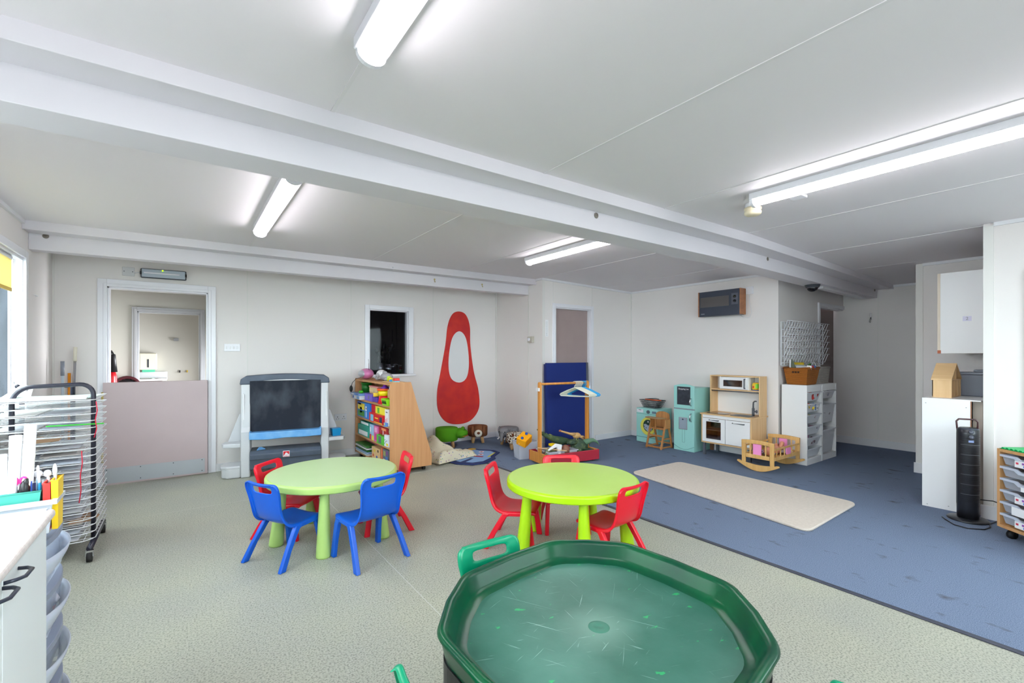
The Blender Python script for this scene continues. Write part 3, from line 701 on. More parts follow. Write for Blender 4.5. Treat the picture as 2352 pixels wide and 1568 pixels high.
def chair(m,label,x,y,rz,group):
    t = thing('child_chair',label,'chair',(x,y,0),rz,group)
    o = obj('seat_shell', chair_shell(), m, t)
    md=o.modifiers.new('s','SOLIDIFY'); md.thickness=.009; md.offset=0
    md=o.modifiers.new('u','SUBSURF'); md.levels=1; md.render_levels=2
    for s in (-1,1):
        mb=MB(); mb.smooth=False
        def q(cx,cy,cz_,wx,wy): return [(cx-wx,cy-wy,cz_),(cx+wx,cy-wy,cz_),(cx+wx,cy+wy,cz_),(cx-wx,cy+wy,cz_)]
        mb.rings([q(s*.176,.004,0,.014,.022),q(s*.163,.06,.11,.014,.020),q(s*.149,.125,.216,.015,.022),q(s*.146,.15,.247,.014,.026)])
        obj('leg', mb, m, t, bevel=.006, seg=3)
        mb=MB(); mb.rings([q(s*.160,.335,0,.014,.020),q(s*.155,.320,.11,.014,.019),q(s*.149,.300,.216,.015,.022),q(s*.145,.285,.247,.014,.026)])
        obj('leg', mb, m, t, bevel=.006, seg=3)
        mb=MB(); R=[]
        for y_,z0,z1 in ((.12,.216,.246),(.17,.228,.252),(.27,.232,.256),(.32,.225,.255)):
            R.append([(s*.138,y_,z0),(s*.158,y_,z0),(s*.156,y_,z1),(s*.138,y_,z1)])
        mb.rings(R); obj('side_rail', mb, m, t, bevel=.004)
    return t
D=math.radians
def place(m,label,x,y,hd,group): return chair(m,label,x,y,D(hd-90),group)
G1,G2,G3='chairs around the pale green table','chairs around the lime table','green chairs around the green tray'
place(M_blue,'blue chair at left of pale green table, slot in its back',.404,3.285,29,G1)
c=place(M_blue,'blue chair nearest the camera at the pale green table',1.045,2.872,101,G1); c.scale=(1.03,1.05,1.07)
c=place(M_red,'red chair right of the pale green table, beside the bookcase',1.46,3.49,171,G1); c.scale=(1,1,1.03)
c=place(M_red,'red chair behind pale green table, in front of the easel',.532,3.957,-44,G1); c.scale=(1,1,.98)
place(M_red,'red chair left of the lime table, seen from its side',1.840,2.826,-48,G2)
c=place(M_red,'red chair behind the lime table, only its top rail showing',2.53,2.83,-123,G2); c.scale=(1,1,.965)
place(M_red,'red chair right of the lime table with its back to the camera',2.29,1.885,95,G2)
place(M_green,'green chair behind the green tray, its slotted back showing',1.08,1.67,-92,G3)
place(M_green,'green chair left of the green tray, only a back corner showing',.465,1.02,0,G3)
place(M_green,'green chair right of the green tray, only a back corner showing',1.22,.38,128,G3)

# ---------------------------------------------------------------- octagonal play tray
def traymat():
    m=mat('tray_green',(0,58,40),.28,spec=.35,noise=((0,84,46),4,.35,.75)); return m
def trayfloor():
    m=bpy.data.materials.new('tray_floor_scratched'); m.use_nodes=True; nt=m.node_tree; b=nt.nodes['Principled BSDF']; b.inputs['Roughness'].default_value=.38
    tc=nt.nodes.new('ShaderNodeTexCoord')
    def N(sc,st=(1,1,1),dist=0,rot=0):
        mp=nt.nodes.new('ShaderNodeMapping'); mp.vector_type='TEXTURE'; mp.inputs['Scale'].default_value=tuple(1/q for q in st); mp.inputs['Rotation'].default_value=(0,0,rot); n=nt.nodes.new('ShaderNodeTexNoise'); n.inputs['Scale'].default_value=sc; n.inputs['Detail'].default_value=6; n.inputs['Distortion'].default_value=dist
        nt.links.new(tc.outputs['Object'],mp.inputs['Vector']); nt.links.new(mp.outputs[0],n.inputs['Vector']); return n
    def R(n,a,b_,ca,cb):
        r=nt.nodes.new('ShaderNodeValToRGB'); r.color_ramp.elements[0].position=a; r.color_ramp.elements[0].color=ca; r.color_ramp.elements[1].position=b_; r.color_ramp.elements[1].color=cb; nt.links.new(n.outputs[0],r.inputs['Fac']); return r
    base=R(N(3.2),.3,.75,lin((26,84,68)),lin((72,120,106)))
    cur=base.outputs[0]
    def mix(fac,col,cur):
        c=nt.nodes.new('ShaderNodeMix'); c.data_type='RGBA'; nt.links.new(fac,c.inputs[0]); nt.links.new(cur,c.inputs[6]); c.inputs[7].default_value=col; return c.outputs[2]
    K=(0,0,0,1)
    for st,rot,a in (((46,1.2,1),.5,.68),((46,1.4,1),-.9,.70),((60,2.5,1),1.9,.69),((90,3,1),1.2,.69),((70,2,1),-.2,.70)):
        r=R(N(2.2,st,.4,rot),a,a+.05,K,(.5,.5,.5,1)); cur=mix(r.outputs[0],lin((170,200,190)),cur)
    r=R(N(17,(1,1.5,1)),.67,.70,K,(.8,.8,.8,1)); cur=mix(r.outputs[0],lin((24,160,90)),cur)
    vl=nt.nodes.new('ShaderNodeVectorMath'); vl.operation='LENGTH'; mp2=nt.nodes.new('ShaderNodeMapping'); mp2.inputs['Scale'].default_value=(1,1,0); nt.links.new(tc.outputs['Object'],mp2.inputs['Vector']); nt.links.new(mp2.outputs[0],vl.inputs[0])
    rr=nt.nodes.new('ShaderNodeValToRGB'); rr.color_ramp.elements[0].position=.03; rr.color_ramp.elements[0].color=(.3,.3,.3,1); rr.color_ramp.elements[1].position=.15; rr.color_ramp.elements[1].color=K; nt.links.new(vl.outputs['Value'],rr.inputs['Fac']); cur=mix(rr.outputs[0],lin((140,174,160)),cur)
    nt.links.new(cur,b.inputs['Base Color'])
    bp=nt.nodes.new('ShaderNodeBump'); bp.inputs['Strength'].default_value=.12; bp.inputs['Distance'].default_value=.002; n=N(60); nt.links.new(n.outputs[0],bp.inputs['Height']); nt.links.new(bp.outputs[0],b.inputs['Normal'])
    return m
OC=[(.225,.509),(.478,.293),(.504,-.181),(.258,-.457),(-.225,-.509),(-.478,-.293),(-.504,.181),(-.258,.457)]
def inset(d,round_=.06):
    """octagon offset inward by d with slightly bowed sides and softened corners"""
    n=8; P=[Vector(p) for p in OC]; out=[]
    Q=[]
    for i in range(n):
        a,b,c=P[i-1],P[i],P[(i+1)%n]; e1=(b-a).normalized(); e2=(c-b).normalized(); n1=Vector((e1.y,-e1.x)); n2=Vector((e2.y,-e2.x))
        if n1.dot(b)>0: n1=-n1
        if n2.dot(b)>0: n2=-n2
        bis=(n1+n2).normalized(); Q.append(b+bis*(d/bis.dot(n1)))
    for i in range(n):
        a,b,c=Q[i-1],Q[i],Q[(i+1)%n]
        p=b+(a-b).normalized()*round_; q=b+(c-b).normalized()*round_
        for k in range(6):
            u=k/5; out.append(tuple((p*(1-u)**2+b*2*u*(1-u)+q*u*u)))
        m_=(b+c)/2; out.append(tuple(m_*(1+.02)))
    return out
TZ=.535
t = thing('play_tray','large octagonal green mixing tray in the foreground, scratched flat floor','tray',(1.10,1.047,0))
def ring(d,z): return [(x,y,z) for x,y in inset(d)]
mb=MB(); mb.smooth=True
mb.rings([ring(.022,TZ-.085),ring(.010,TZ-.03),ring(0,TZ-.012),ring(.004,TZ-.003),ring(.014,TZ),ring(.026,TZ-.004),ring(.034,TZ-.014),ring(.048,TZ-.055),ring(.060,TZ-.068),ring(.085,TZ-.072)],cap=False)
o=obj('rim', mb, traymat(), t)
mb=MB(); mb.smooth=True
mb.rings([ring(.085,TZ-.072),ring(.10,TZ-.0715)],cap=False)
mb._a(ring(.10,TZ-.0715),[tuple(range(len(ring(.1,0))))]); obj('floor_panel', mb, trayfloor(), t)
mb=MB(); mb.lathe([(.035,TZ-.0715),(.03,TZ-.069),(.012,TZ-.069),(.009,TZ-.0705),(0,TZ-.0705)],n=32,cap=False); obj('centre_boss', mb, mat('boss_green',(58,110,92),.5), t)
s=thing('tray_stand','black stand under the octagonal green tray','stand',(1.10,1.047,0))
mb=MB(); mb.smooth=False; mb.rings([ring(.018,TZ-.17),ring(.018,TZ-.086),ring(.05,TZ-.086),ring(.05,TZ-.17)],cap=False,closed=True); obj('frame', mb, M_dark, s)
for i in (0,2,4,6):
    x,y=OC[i]; x2,y2=OC[i+1]; cx_,cy_=(x+x2)/2*.92,(y+y2)/2*.92
    obj('leg', MB().box(cx_-.02,cx_+.02,cy_-.02,cy_+.02,0,TZ-.17), M_dark, s, bevel=.004)

# ---------------------------------------------------------------- cream rug
def rugm():
    return mat('rug_cream',(236,224,212),1.0,spec=.1,noise=((226,214,202),40,.3,.7),bump=(260,.8,.01))
pts=[(4.13,3.44),(5.03,3.42),(4.93,1.53),(3.83,1.50)]
P=[Vector(p) for p in pts]; out=[]
for i in range(4):
    a,b,c=P[i-1],P[i],P[(i+1)%4]; p=b+(a-b).normalized()*.10; q=b+(c-b).normalized()*.10
    for k in range(7):
        u=k/6; out.append(tuple(p*(1-u)**2+b*2*u*(1-u)+q*u*u))
o=obj('cream_rug', MB().prism(out,.004,.024), rugm(), bevel=.008, seg=3); tag(o,'rectangular cream pile rug with rounded corners on the blue carpet','rug')
# ---------------------------------------------------------------- bookcase with games
BX=1.87
t = thing('bookcase','sloping-sided beech bookcase full of games on castors','bookcase',(0,0,0))
tr=[(1.87,.055),(2.375,.055),(2.375,.18),(2.115,1.04),(1.87,1.04)]
M_lam=M_oakish
obj('side_panel', MB().prism(tr,4.93,4.955,'y'), M_lam, t, bevel=.002); obj('side_panel', MB().prism(tr,6.195,6.22,'y'), M_lam, t, bevel=.002)
M_lams = woodmat('beech_laminate_y',(205,152,104),(190,134,86),(22,1.0,22),1.6,.5)
def bx_(z): return 2.375 if z<.18 else 2.375-(z-.18)/.86*.26
for z in (.075,.30,.535,.765,1.02):
    obj('shelf', MB().box(1.872,bx_(z)-.015,4.955,6.195,z-.012,z+.012), M_lams, t)
mb=MB(); mb.rings([[(2.360,4.955,.06),(2.37,4.955,.06),(2.37,6.195,.06),(2.360,6.195,.06)],[(2.360,4.955,.18),(2.37,4.955,.18),(2.37,6.195,.18),(2.360,6.195,.18)],[(2.10,4.955,1.035),(2.11,4.955,1.035),(2.11,6.195,1.035),(2.10,6.195,1.035)]]); obj('back_panel', mb, M_lams, t)
for x,y in ((1.93,5.0),(2.30,5.0),(1.93,6.15),(2.30,6.15)):
    mb=MB(); mb.tube([(x-.015,y,.028),(x+.015,y,.028)],.027,14); mb.box(x-.012,x+.012,y-.012,y+.012,.028,.06); obj('castor', mb, M_black, t)
def gbox(name,label,cat,y0,y1,z0,z1,c,dep=.18,off=.01,bands=(),grp='games on the bookcase',tilt=0):
    """boxed game; bands: (u0,u1,v0,v1,colour) patches on the face towards the room"""
    w=y1-y0; h=z1-z0; t=thing(name,label,cat,(BX+off,y0,z0),0,grp)
    if tilt: t.rotation_euler=(0,tilt,0)
    obj('box', MB().box(0,dep,0,w,0,h), mat('gb_%d_%d_%d'%c,c,.4), t, bevel=.002)
    for k,(u0,u1,v0,v1,cc) in enumerate(bands):
        obj('print', MB().box(-.0012,0,w*(1-u1),w*(1-u0),h*v0,h*v1), mat('gb_%d_%d_%d'%cc,cc,.4), t)
    return t
W_=(236,236,240); Yl=(248,222,40); Bl=(70,120,200); Rd=(206,26,40); Gn=(60,150,50); Lb=(130,180,225)
Z1,Z2,Z3,Z4,Z0=.7785,.5485,.3135,.0885,1.0335
# top
t=thing('cassette_radio','pink and silver portable radio at far end of the bookcase top','radio',(1.96,6.03,Z0)); 
mb=MB(); mb.ball((0,0,.07),(.085,.15,.07),24,14); obj('body', mb, mat('radio_pink',(206,120,170),.35), t)
obj('speaker_front', MB().ball((-.05,0,.07),(.05,.11,.05),20,12), mat('radio_silver',(186,188,196),.3,.4), t); obj('cable', MB().tube([(-.05,.06,.02),(-.10,.10,.005),(-.14,.14,-.05),(-.16,.15,-.12)],.004,6), M_dark, t)
o=obj('aerial', MB().tube([(0,-.1,.12),(-.02,-.14,.26)],.004,6), M_chrome, t)
t=thing('plush_toy','grey and white plush rabbit toy lying on the bookcase beside pink radio','soft toy',(2.02,5.50,Z0),0)
M_fur=mat('fur_grey',(172,168,172),1,spec=.1,bump=(90,.9,.01)); M_furw=mat('fur_white',(222,220,222),1,spec=.1,bump=(90,.9,.01))
obj('body', MB().ball((0,-.04,.05),(.07,.13,.05),16,10), M_fur, t); obj('head', MB().ball((-.03,.05,.075),(.06,.07,.06),16,10), M_furw, t)
obj('muzzle', MB().ball((-.08,.03,.065),(.025,.035,.03),12,8), M_fur, t)
for y in (.10,-.02): obj('ear', MB().ball((-.01,y+.02,.10),(.03,.05,.022),12,8), M_fur, t)
for y in (.13,-.18): obj('paw', MB().ball((-.04,y,.025),(.04,.05,.025),12,8), M_fur, t)
t=thing('shape_stacker','wooden board with coloured stacking shapes on near end of bookcase top','toy',(1.97,5.12,Z0)); obj('board', MB().box(-.07,.07,-.15,.16,0,.01), M_birch, t, bevel=.003)
for i,(y,z,c,sh) in enumerate(((.12,.06,(190,220,30),0),(.06,.045,(240,220,30),0),(.0,.025,(60,150,210),1),(.03,.018,(230,90,30),1),(-.11,.04,(226,40,30),2),(-.11,.012,(110,190,220),2),(-.05,.03,(210,210,40),0))):
    mb=MB(); r=.022 if sh!=1 else .04
    if sh==2: mb.box(-.03,.03,y-.025,y+.025,.01 if z<.02 else .022,z+.012)
    else: mb.lathe([(0,.01),(r,.01),(r,z),(r*.8,z+.006),(0,z+.006)],(0,y,0),16)
    obj('stacking_piece', mb, mat('st%d'%i,c,.35), t)
# shelf 1
gbox('puzzle_box','flat light blue puzzle box jutting out at far end of top shelf','game box',5.84,6.18,.83,.86,(120,160,215),.28,-.07,((.1,.4,.2,.8,W_),(.6,.9,.2,.8,Bl)))
gbox('puzzle_box','white puzzle box under the light blue one on top shelf','game box',5.86,6.17,Z1,.829,W_,.26,-.05,((.05,.2,.2,.8,Bl),(.6,.9,.1,.8,Lb)))
t=thing('round_tub','dark green round tub on top shelf under the radio','tub',(1.96,6.02,.862)); obj('tub', MB().lathe([(0,0),(.06,0),(.065,.12),(.06,.12),(.055,.01)],n=24), mat('tub_green',(24,112,30),.4), t); obj('rim', MB().lathe([(.062,.112),(.07,.112),(.07,.125),(.062,.125)],n=24,cap=False), mat('tub_green2',(40,140,40),.4), t)
o=obj('small_green_toy', MB().ball((0,0,.02),(.03,.04,.02),12,8), mat('gt',(70,190,40),.4)); o.location=(1.84,5.86,.829+.031); tag(o,'small bright green toy on the light blue puzzle box','toy')
gbox('toy_chest','purple toy box with grey clasp on top shelf','toy box',5.53,5.82,Z1,.865,(118,92,200),.2,0,((.45,.6,.3,.75,(120,124,140)),))
t=thing('toy_theatre','wooden toy shop front with red scalloped awning on top shelf','toy',(1.93,5.64,.867)); obj('back', MB().box(0,.1,-.17,.17,0,.075), M_birch, t); obj('awning', MB().box(-.01,.04,-.17,.17,.078,.095), mat('aw',(222,140,140),.5), t)
for i in range(7): obj('peg', MB().box(-.012,0,-.15+i*.045,-.125+i*.045,.02,.075), mat('peg_c',(228,206,160),.5), t)
t=thing('tall_toy','stacked toy tower red yellow and orange with purple knob on top shelf','toy',(1.93,5.26,Z1)); t.scale=(1,1,.97)
obj('base', MB().lathe([(0,0),(.085,0),(.07,.06),(.068,.10),(0,.10)],n=24), mat('tr',(226,24,40),.3), t); obj('middle', MB().lathe([(0,.10),(.078,.10),(.08,.16),(0,.16)],n=24), mat('ty',(250,222,20),.3), t); obj('brim', MB().lathe([(0,.16),(.092,.16),(.092,.182),(0,.182)],n=24), mat('to',(244,90,20),.3), t); obj('knob', MB().lathe([(0,.182),(.06,.185),(.03,.205),(.02,.215),(.022,.225),(0,.23)],n=20), mat('tp',(106,40,160),.3), t)
t=thing('shape_house','yellow and purple shape toy left of the stacked toy tower','toy',(1.91,5.43,Z1)); obj('body', MB().box(-.03,.05,-.045,.05,0,.065), mat('sh_p',(96,60,170),.3), t, bevel=.008); obj('roof', MB().tube([(-.02,0,.07),(-.02,.005,.115)],.04,16), mat('sh_y',(248,210,60),.3), t)
gbox('wooden_box','small plain wooden box at near end of the top shelf','box',4.965,5.10,.86,.955,(204,156,110),.1,.03)
gbox('storage_block','brown cardboard box under the small wooden box on top shelf','box',4.965,5.11,Z1,.859,(170,120,84),.12,.05)
gbox('card_game','small light blue card box high at the near end of top shelf','game box',4.965,5.05,.956,.992,(90,160,220),.09,.03,((.1,.9,.3,.6,W_),))
t=thing('slotted_basket','bright green plastic basket with slots on top shelf','basket',(1.90,5.045,Z1)); mb=MB()
R=[[( -.05,-.075,0),(.05,-.075,0),(.05,.075,0),(-.05,.075,0)],[(-.065,-.085,.075),(.065,-.085,.075),(.065,.085,.075),(-.065,.085,.075)]]; mb.rings(R,cap=False); mb._a(R[0],[(0,1,2,3)]); obj('body', mb, mat('bask_g',(140,214,20),.35), t, solid=.003)
for i in range(6): obj('slot', MB().box(-.063,-.055,-.06+i*.022,-.05+i*.022,.02,.06), mat('slot_d',(40,70,20),.5), t)
o=obj('plug_adaptor', MB().ball((0,0,0),(.02,.03,.045),12,8), M_dark); o.location=(1.80,6.16,.905); tag(o,'black plug adaptor dangling from radio cable at far end of shelf','plug')
# shelf 2
gbox('jigsaw_box','large blue and yellow cartoon print game box on second shelf','game box',5.80,6.12,Z2,.745,(60,130,200),.12,-.0,((.08,.92,.5,.9,Yl),(.1,.9,.08,.42,Gn),(.35,.6,.3,.65,Bl),(.05,.5,.8,.97,(20,70,170))))
gbox('jigsaw_box','tall narrow bright blue game box on second shelf','game box',5.60,5.78,Z2,.745,(30,120,210),.2,-.01,((.1,.4,.5,.8,W_),(.15,.45,.1,.45,(150,180,220)),(.15,.4,.62,.7,Rd)))
gbox('game_box','plain red upright box standing on second shelf','game box',5.44,5.59,Z2,.745,(200,16,34),.2,.01)
gbox('dough_box','yellow box with green figure stacked on a red box, second shelf','game box',5.06,5.42,.655,.74,(240,226,60),.2,.0,((.2,.38,.1,.85,(90,180,40)),))
gbox('game_box','wide red game box with blue picture below the yellow box','game box',5.10,5.56,Z2,.653,(214,26,36),.22,-.03,((.12,.34,.1,.85,(130,190,220)),(.45,.68,.5,.62,Yl),(.8,.97,.2,.8,(40,60,80)),(.4,.98,.06,.14,Yl)))
gbox('game_box','tall white game box at near end of second shelf','game box',4.97,5.075,Z2,.735,(232,228,230),.1,-.01,((.3,.8,.8,.86,(90,90,100)),(.2,.4,.2,.4,(220,120,140)),(.6,.7,.25,.5,(200,60,80))))
gbox('small_toy_car','small blue and yellow toy in front of the white box','toy',4.965,5.02,Z2,.59,(90,140,210),.03,-.045,((.3,.7,.4,.9,Yl),))
# shelf 3
t=gbox('teal_case','teal flip-top case with white panels on third shelf','case',5.64,6.10,Z3,.45,(20,150,130),.18,.0,((.1,.85,.1,.5,W_),))
t=gbox('teal_case','open lid of a teal case with white label leaning above another','case',5.66,6.06,.451,.49,(24,156,136),.14,.02,((.1,.8,.15,.9,W_),))
gbox('picture_book','pale blue upright picture book on third shelf','book',5.56,5.63,Z3,.50,(150,190,220),.16,.0,((.1,.9,.0,.35,Rd),(.2,.8,.5,.8,W_)))
gbox('picture_book','blue and yellow upright book beside the pale blue one','book',5.48,5.55,Z3,.50,(160,196,226),.16,.0,((.1,.9,.0,.3,Yl),))
gbox('toy_box','hot pink upright toy box on third shelf','toy box',5.34,5.47,Z3,.50,(226,110,170),.16,.0,((.2,.8,.6,.9,(240,180,210)),(.2,.8,.1,.5,(210,70,140))))
gbox('game_box','dark red game box above the green one on third shelf','game box',5.04,5.32,.42,.51,(170,30,34),.17,.01,((.3,.8,.6,.9,(236,150,90)),(.45,.5,.05,.6,W_)))
gbox('game_box','bright green game box with grey animal, third shelf','game box',5.10,5.32,Z3,.418,(90,190,60),.2,-.02,((.3,.7,.15,.9,(100,110,120)),))
gbox('book_stack','thin pale green books lying at near end of third shelf','books',4.965,5.03,.46,.51,(200,210,180),.14,.02,((0,1,.3,.4,(60,100,60)),(0,1,.7,.8,(60,100,60))))
gbox('game_box','white box with dotted pattern and yellow patch, third shelf','game box',4.965,5.095,Z3,.445,(228,230,244),.16,-.01,((.5,.95,.1,.3,Yl),(.1,.2,.2,.3,(60,60,70)),(.3,.4,.35,.45,(60,60,70)),(.15,.25,.5,.6,(60,60,70)),(.55,.65,.45,.55,(60,60,70))))
# shelf 4
for i in range(5): gbox('folder','thin folder number %s from the bottom of the low shelf pile'%['one','two','three','four','five'][i],'folder',5.70,6.16,Z4+i*.024,Z4+.016+i*.024,[(210,214,220),(150,180,220),(40,110,50),(226,226,230),(60,130,60)][i],.24,-.01-.004*(i%2))
gbox('toy_basket','dark pink box at the back of the bottom shelf','box',5.55,6.10,.213,.27,(150,50,70),.12,.1)
t=thing('shape_sorter','wooden shape sorting cube on the bottom shelf','toy',(1.89,5.40,Z4)); obj('cube', MB().box(-.02,.14,-.13,.15,0,.15), M_birch, t, bevel=.003)
for i,(y,z,c) in enumerate(((.05,.11,(236,210,40)),(-.07,.12,(90,70,50)),(-.03,.045,(30,90,180)),(.09,.05,(190,60,40)))): obj('shape_hole', MB().prism([(y+.022*math.cos(a*PI/3),z+.018*math.sin(a*PI/3)) for a in range(6)],-.0225,-.02,'x'), mat('hole%d'%i,c,.4), t)
gbox('game_box','orange edged upright box on the bottom shelf','game box',5.16,5.20,Z4,.275,(220,110,70),.18,-.01)
gbox('picture_box','dark printed picture box at near end of the bottom shelf','game box',4.965,5.14,Z4,.275,(90,96,110),.16,-.01,((.1,.5,.6,.9,(150,150,90)),(.5,.9,.3,.6,(60,110,180)),(.1,.4,.1,.4,W_),(.6,.9,.7,.95,(120,60,130))))

# ---------------------------------------------------------------- play easel
E=thing('play_easel','grey plastic double sided easel with blackboard against back wall','easel',(.52,5.80,0),D(-9.9))
M_eg=mat('easel_grey',(200,202,206),.45); M_es=mat('easel_slate',(84,94,110),.45,noise=((74,84,100),8,.3,.7)); M_eb=mat('easel_blue',(96,160,220),.45,noise=((120,176,226),12,.4,.7))
def cb():
    m=mat('blackboard',(38,42,52),.75,spec=.2,noise=((76,82,92),5,.45,.8,(1,1,.6))); return m
for s,x0,x1 in ((0,-.015,.075),(1,.80,.885)):
    prof=[(0,0),(.30,0),(.26,.5),(.22,1.03),(.06,1.03),(.03,.55),(.005,.5)]
    obj('side_post', MB().prism(prof,x0,x1,'x'), M_eg, E, bevel=.012,seg=3)
    obj('recess', MB().box(x0+.02,x0+.032,.035,.055,.62,.92) if s==0 else MB().box(x1-.03,x1-.018,.035,.055,.62,.92), M_trim, E, bevel=.004)
    sg=-1 if s==0 else 1; xa=x0 if s==0 else x1
    mb=MB(); mb.prism([(0+xa,.02),(xa+sg*.17,.05),(xa+sg*.19,.12),(xa+sg*.17,.22),(xa,.26)],.33,.375); obj('shelf_tray', mb, M_eg, E, bevel=.01)
    mb=MB(); mb.prism([(.10,.375),(.24,.375),(.17,.66)],xa+sg*.005,xa+sg*.02,'x'); 
    mb2=MB(); mb2.prism([(xa,.375),(xa+sg*.14,.375),(xa+sg*.03,.68),(xa,.70)],.20,.22,'y'); obj('gusset', mb2, M_eg, E, bevel=.004)
    mb=MB(); mb.smooth=True
    oval=[(xa+sg*.11*(1-math.cos(a))*.85 , .13+.14*math.sin(a)) for a in [PI*k/10 for k in range(-0,11)]]
    c0=[(xa,.0),(xa+sg*.13,.0),(xa+sg*.185,.05),(xa+sg*.195,.13),(xa+sg*.185,.21),(xa+sg*.13,.27),(xa,.27)]
    mb=MB(); mb.prism(c0,0,.12); obj('base_tub', mb, M_eg, E, bevel=.02,seg=3)
    mb=MB(); mb.prism([(p[0]+sg*.008 if abs(p[0]-xa)>.01 else p[0],p[1]) for p in c0],.10,.135); obj('tub_lip', mb, M_eg, E, bevel=.012,seg=3)
# cap with arched underside
P_=[(-.03,1.02),(-.02,1.08),(.03,1.115)]+[(.03+.81*k/12, 1.115+.02*math.sin(PI*k/12)) for k in range(1,12)]+[(.84,1.115),(.89,1.08),(.90,1.02),(.79,1.02),(.79,1.045)]+[(.79-.71*k/12,1.045+.025*math.sin(PI*k/12)) for k in range(1,12)]+[(.08,1.045),(.08,1.02)]
obj('top_cap', MB().prism(P_,.05,.24,'y'), M_es, E, bevel=.012,seg=3)
obj('blackboard', MB().box(.07,.80,.05,.075,.46,1.06), cb(), E)
obj('upper_bar', MB().box(.075,.795,.055,.22,1.035,1.075), M_eg, E)
mb=MB(); mb.prism([(.07,.42),(.07,.51),(.09,.495),(.78,.495),(.80,.515),(.80,.42),(.6,.415),(.435,.42),(.25,.41)],-.055,.06,'y'); obj('chalk_tray', mb, M_eb, E, bevel=.008)
obj('lower_bin', MB().prism([(-.01,.08),(.24,.08),(.28,.26),(.25,.285),(.0,.285),(-.04,.25)],.075,.80,'x'), M_es, E, bevel=.008)
obj('bin_line', MB().box(.076,.799,-.043,-.03,.19,.196), M_dgrey, E)
b=obj('badge', MB().box(.40,.47,-.045,-.036,.20,.27), M_white, E, bevel=.006); obj('badge_red', MB().box(.405,.465,-.047,-.045,.205,.265), mat('badge_red',(206,24,40),.4), b); obj('badge_steps', MB().prism([(.408,.21),(.462,.21),(.462,.232),(.45,.232),(.45,.244),(.438,.244),(.438,.256),(.43,.25),(.408,.215)],-.048,-.047,'y'), M_white, b)
text_part('lettering','step2',.014,mat('badge_red',(206,24,40),.4),b,(.436,-.0485,.222),(PI/2,0,0),.0003)
t=thing('chalk_clip','light blue plastic clip lying on the lower bin of the easel','toy',(.70,5.82,.287),D(20)); mb=MB(); mb.prism([(-.04,0),(-.01,.03),(.01,.03),(.05,.005),(.05,0)],-.012,.012,'y'); obj('clip', mb, M_eb, t, bevel=.003)
o=obj("blue_tub", MB().rings([[(-.045,-.04,0),(.045,-.04,0),(.045,.04,0),(-.045,.04,0)],[(-.055,-.05,.09),(.055,-.05,.09),(.055,.05,.09),(-.055,.05,.09)]]), mat('tub_blue',(0,140,200),.35), bevel=.004); o.location=(1.50,5.76,.376); tag(o,'bright blue plastic tub on the right side tray of the easel','tub')

# ---------------------------------------------------------------- animal stools
M_legw=woodmat('stool_leg',(206,162,112),(186,140,92))
def stool(label,x,y,hd,r,z0,z1,m,grp='animal stools in the corner'):
    t=thing('animal_stool',label,'stool',(x,y,.004),D(hd),grp)
    obj('seat', MB().lathe([(0,z0),(r*.9,z0),(r*.96,z0+.008),(r*.985,z0+.02),(r*.995,(z0+z1)/2),(r,z1-.02),(r*.985,z1-.008),(r*.93,z1),(0,z1+.004)],n=32), m, t)
    for a in (40,140,220,320):
        c,s=math.cos(D(a)),math.sin(D(a)); mb=MB(); mb.tube([(c*r*.6,s*r*.6,z0+.01),(c*r*.78,s*r*.78,0)],[.026,.021],12); obj('leg', mb, M_legw, t)
    return t
def felt(n,c): return mat(n,c,.95,spec=.1,bump=(150,.5,.004))
# frog: local +x is forward
t=stool('green frog stool with wide mouth, leftmost of the animal stools',3.13,6.0,-28,.165,.10,.285,felt('frog',(84,150,32)))
m=felt('frog',(0,0,0)); obj('head', MB().ball((.20,0,.20),(.11,.12,.075),20,12), m, t); obj('mouth', MB().ball((.225,0,.165),(.09,.105,.012),20,8), felt('lip',(176,86,50)), t)
for y in (.055,-.055): e=obj('eye', MB().ball((.235,y,.262),(.026,.026,.026),12,8), m, t); obj('pupil', MB().ball((.254,y*1.05,.266),(.012,.012,.012),10,6), M_black, e)
t=stool('brown dog stool with cream muzzle and long ears',3.70,6.07,-118,.155,.10,.255,felt('dog',(122,78,54)))
m=felt('dog',(0,0,0)); obj('head', MB().ball((.13,0,.21),(.07,.08,.085),18,12), m, t); mz=obj('muzzle', MB().ball((.20,0,.165),(.04,.06,.055),18,12), felt('cream_felt',(214,206,192)), t); obj('nose', MB().ball((.238,0,.175),(.012,.024,.02),12,8), felt('nose_b',(110,66,46)), mz)
for y in (.085,-.085): obj('ear', MB().ball((.15,y,.20),(.028,.026,.075),12,10), m, t)
t=stool('grey elephant stool with trunk and white tusks',4.0,5.66,-150,.15,.11,.255,felt('ele',(128,126,130)))
m=felt('ele',(0,0,0)); obj('head', MB().ball((.17,0,.21),(.08,.085,.07),18,12), m, t)
mb=MB(); mb.tube([(.22,0,.19),(.25,0,.14),(.25,0,.10),(.275,0,.085)],[.035,.026,.022,.018],12); obj('trunk', mb, m, t)
for y in (.10,-.10): obj('ear', MB().ball((.11,y,.225),(.05,.012,.055),12,8), m, t); 
for y in (.045,-.045): obj('tusk', MB().tube([(.225,y,.135),(.26,y*1.2,.115),(.28,y*1.2,.125)],[.011,.009,.004],8), M_paper, t); obj('eye', MB().ball((.235,y,.215),(.009,.009,.009),8,6), M_black, t)
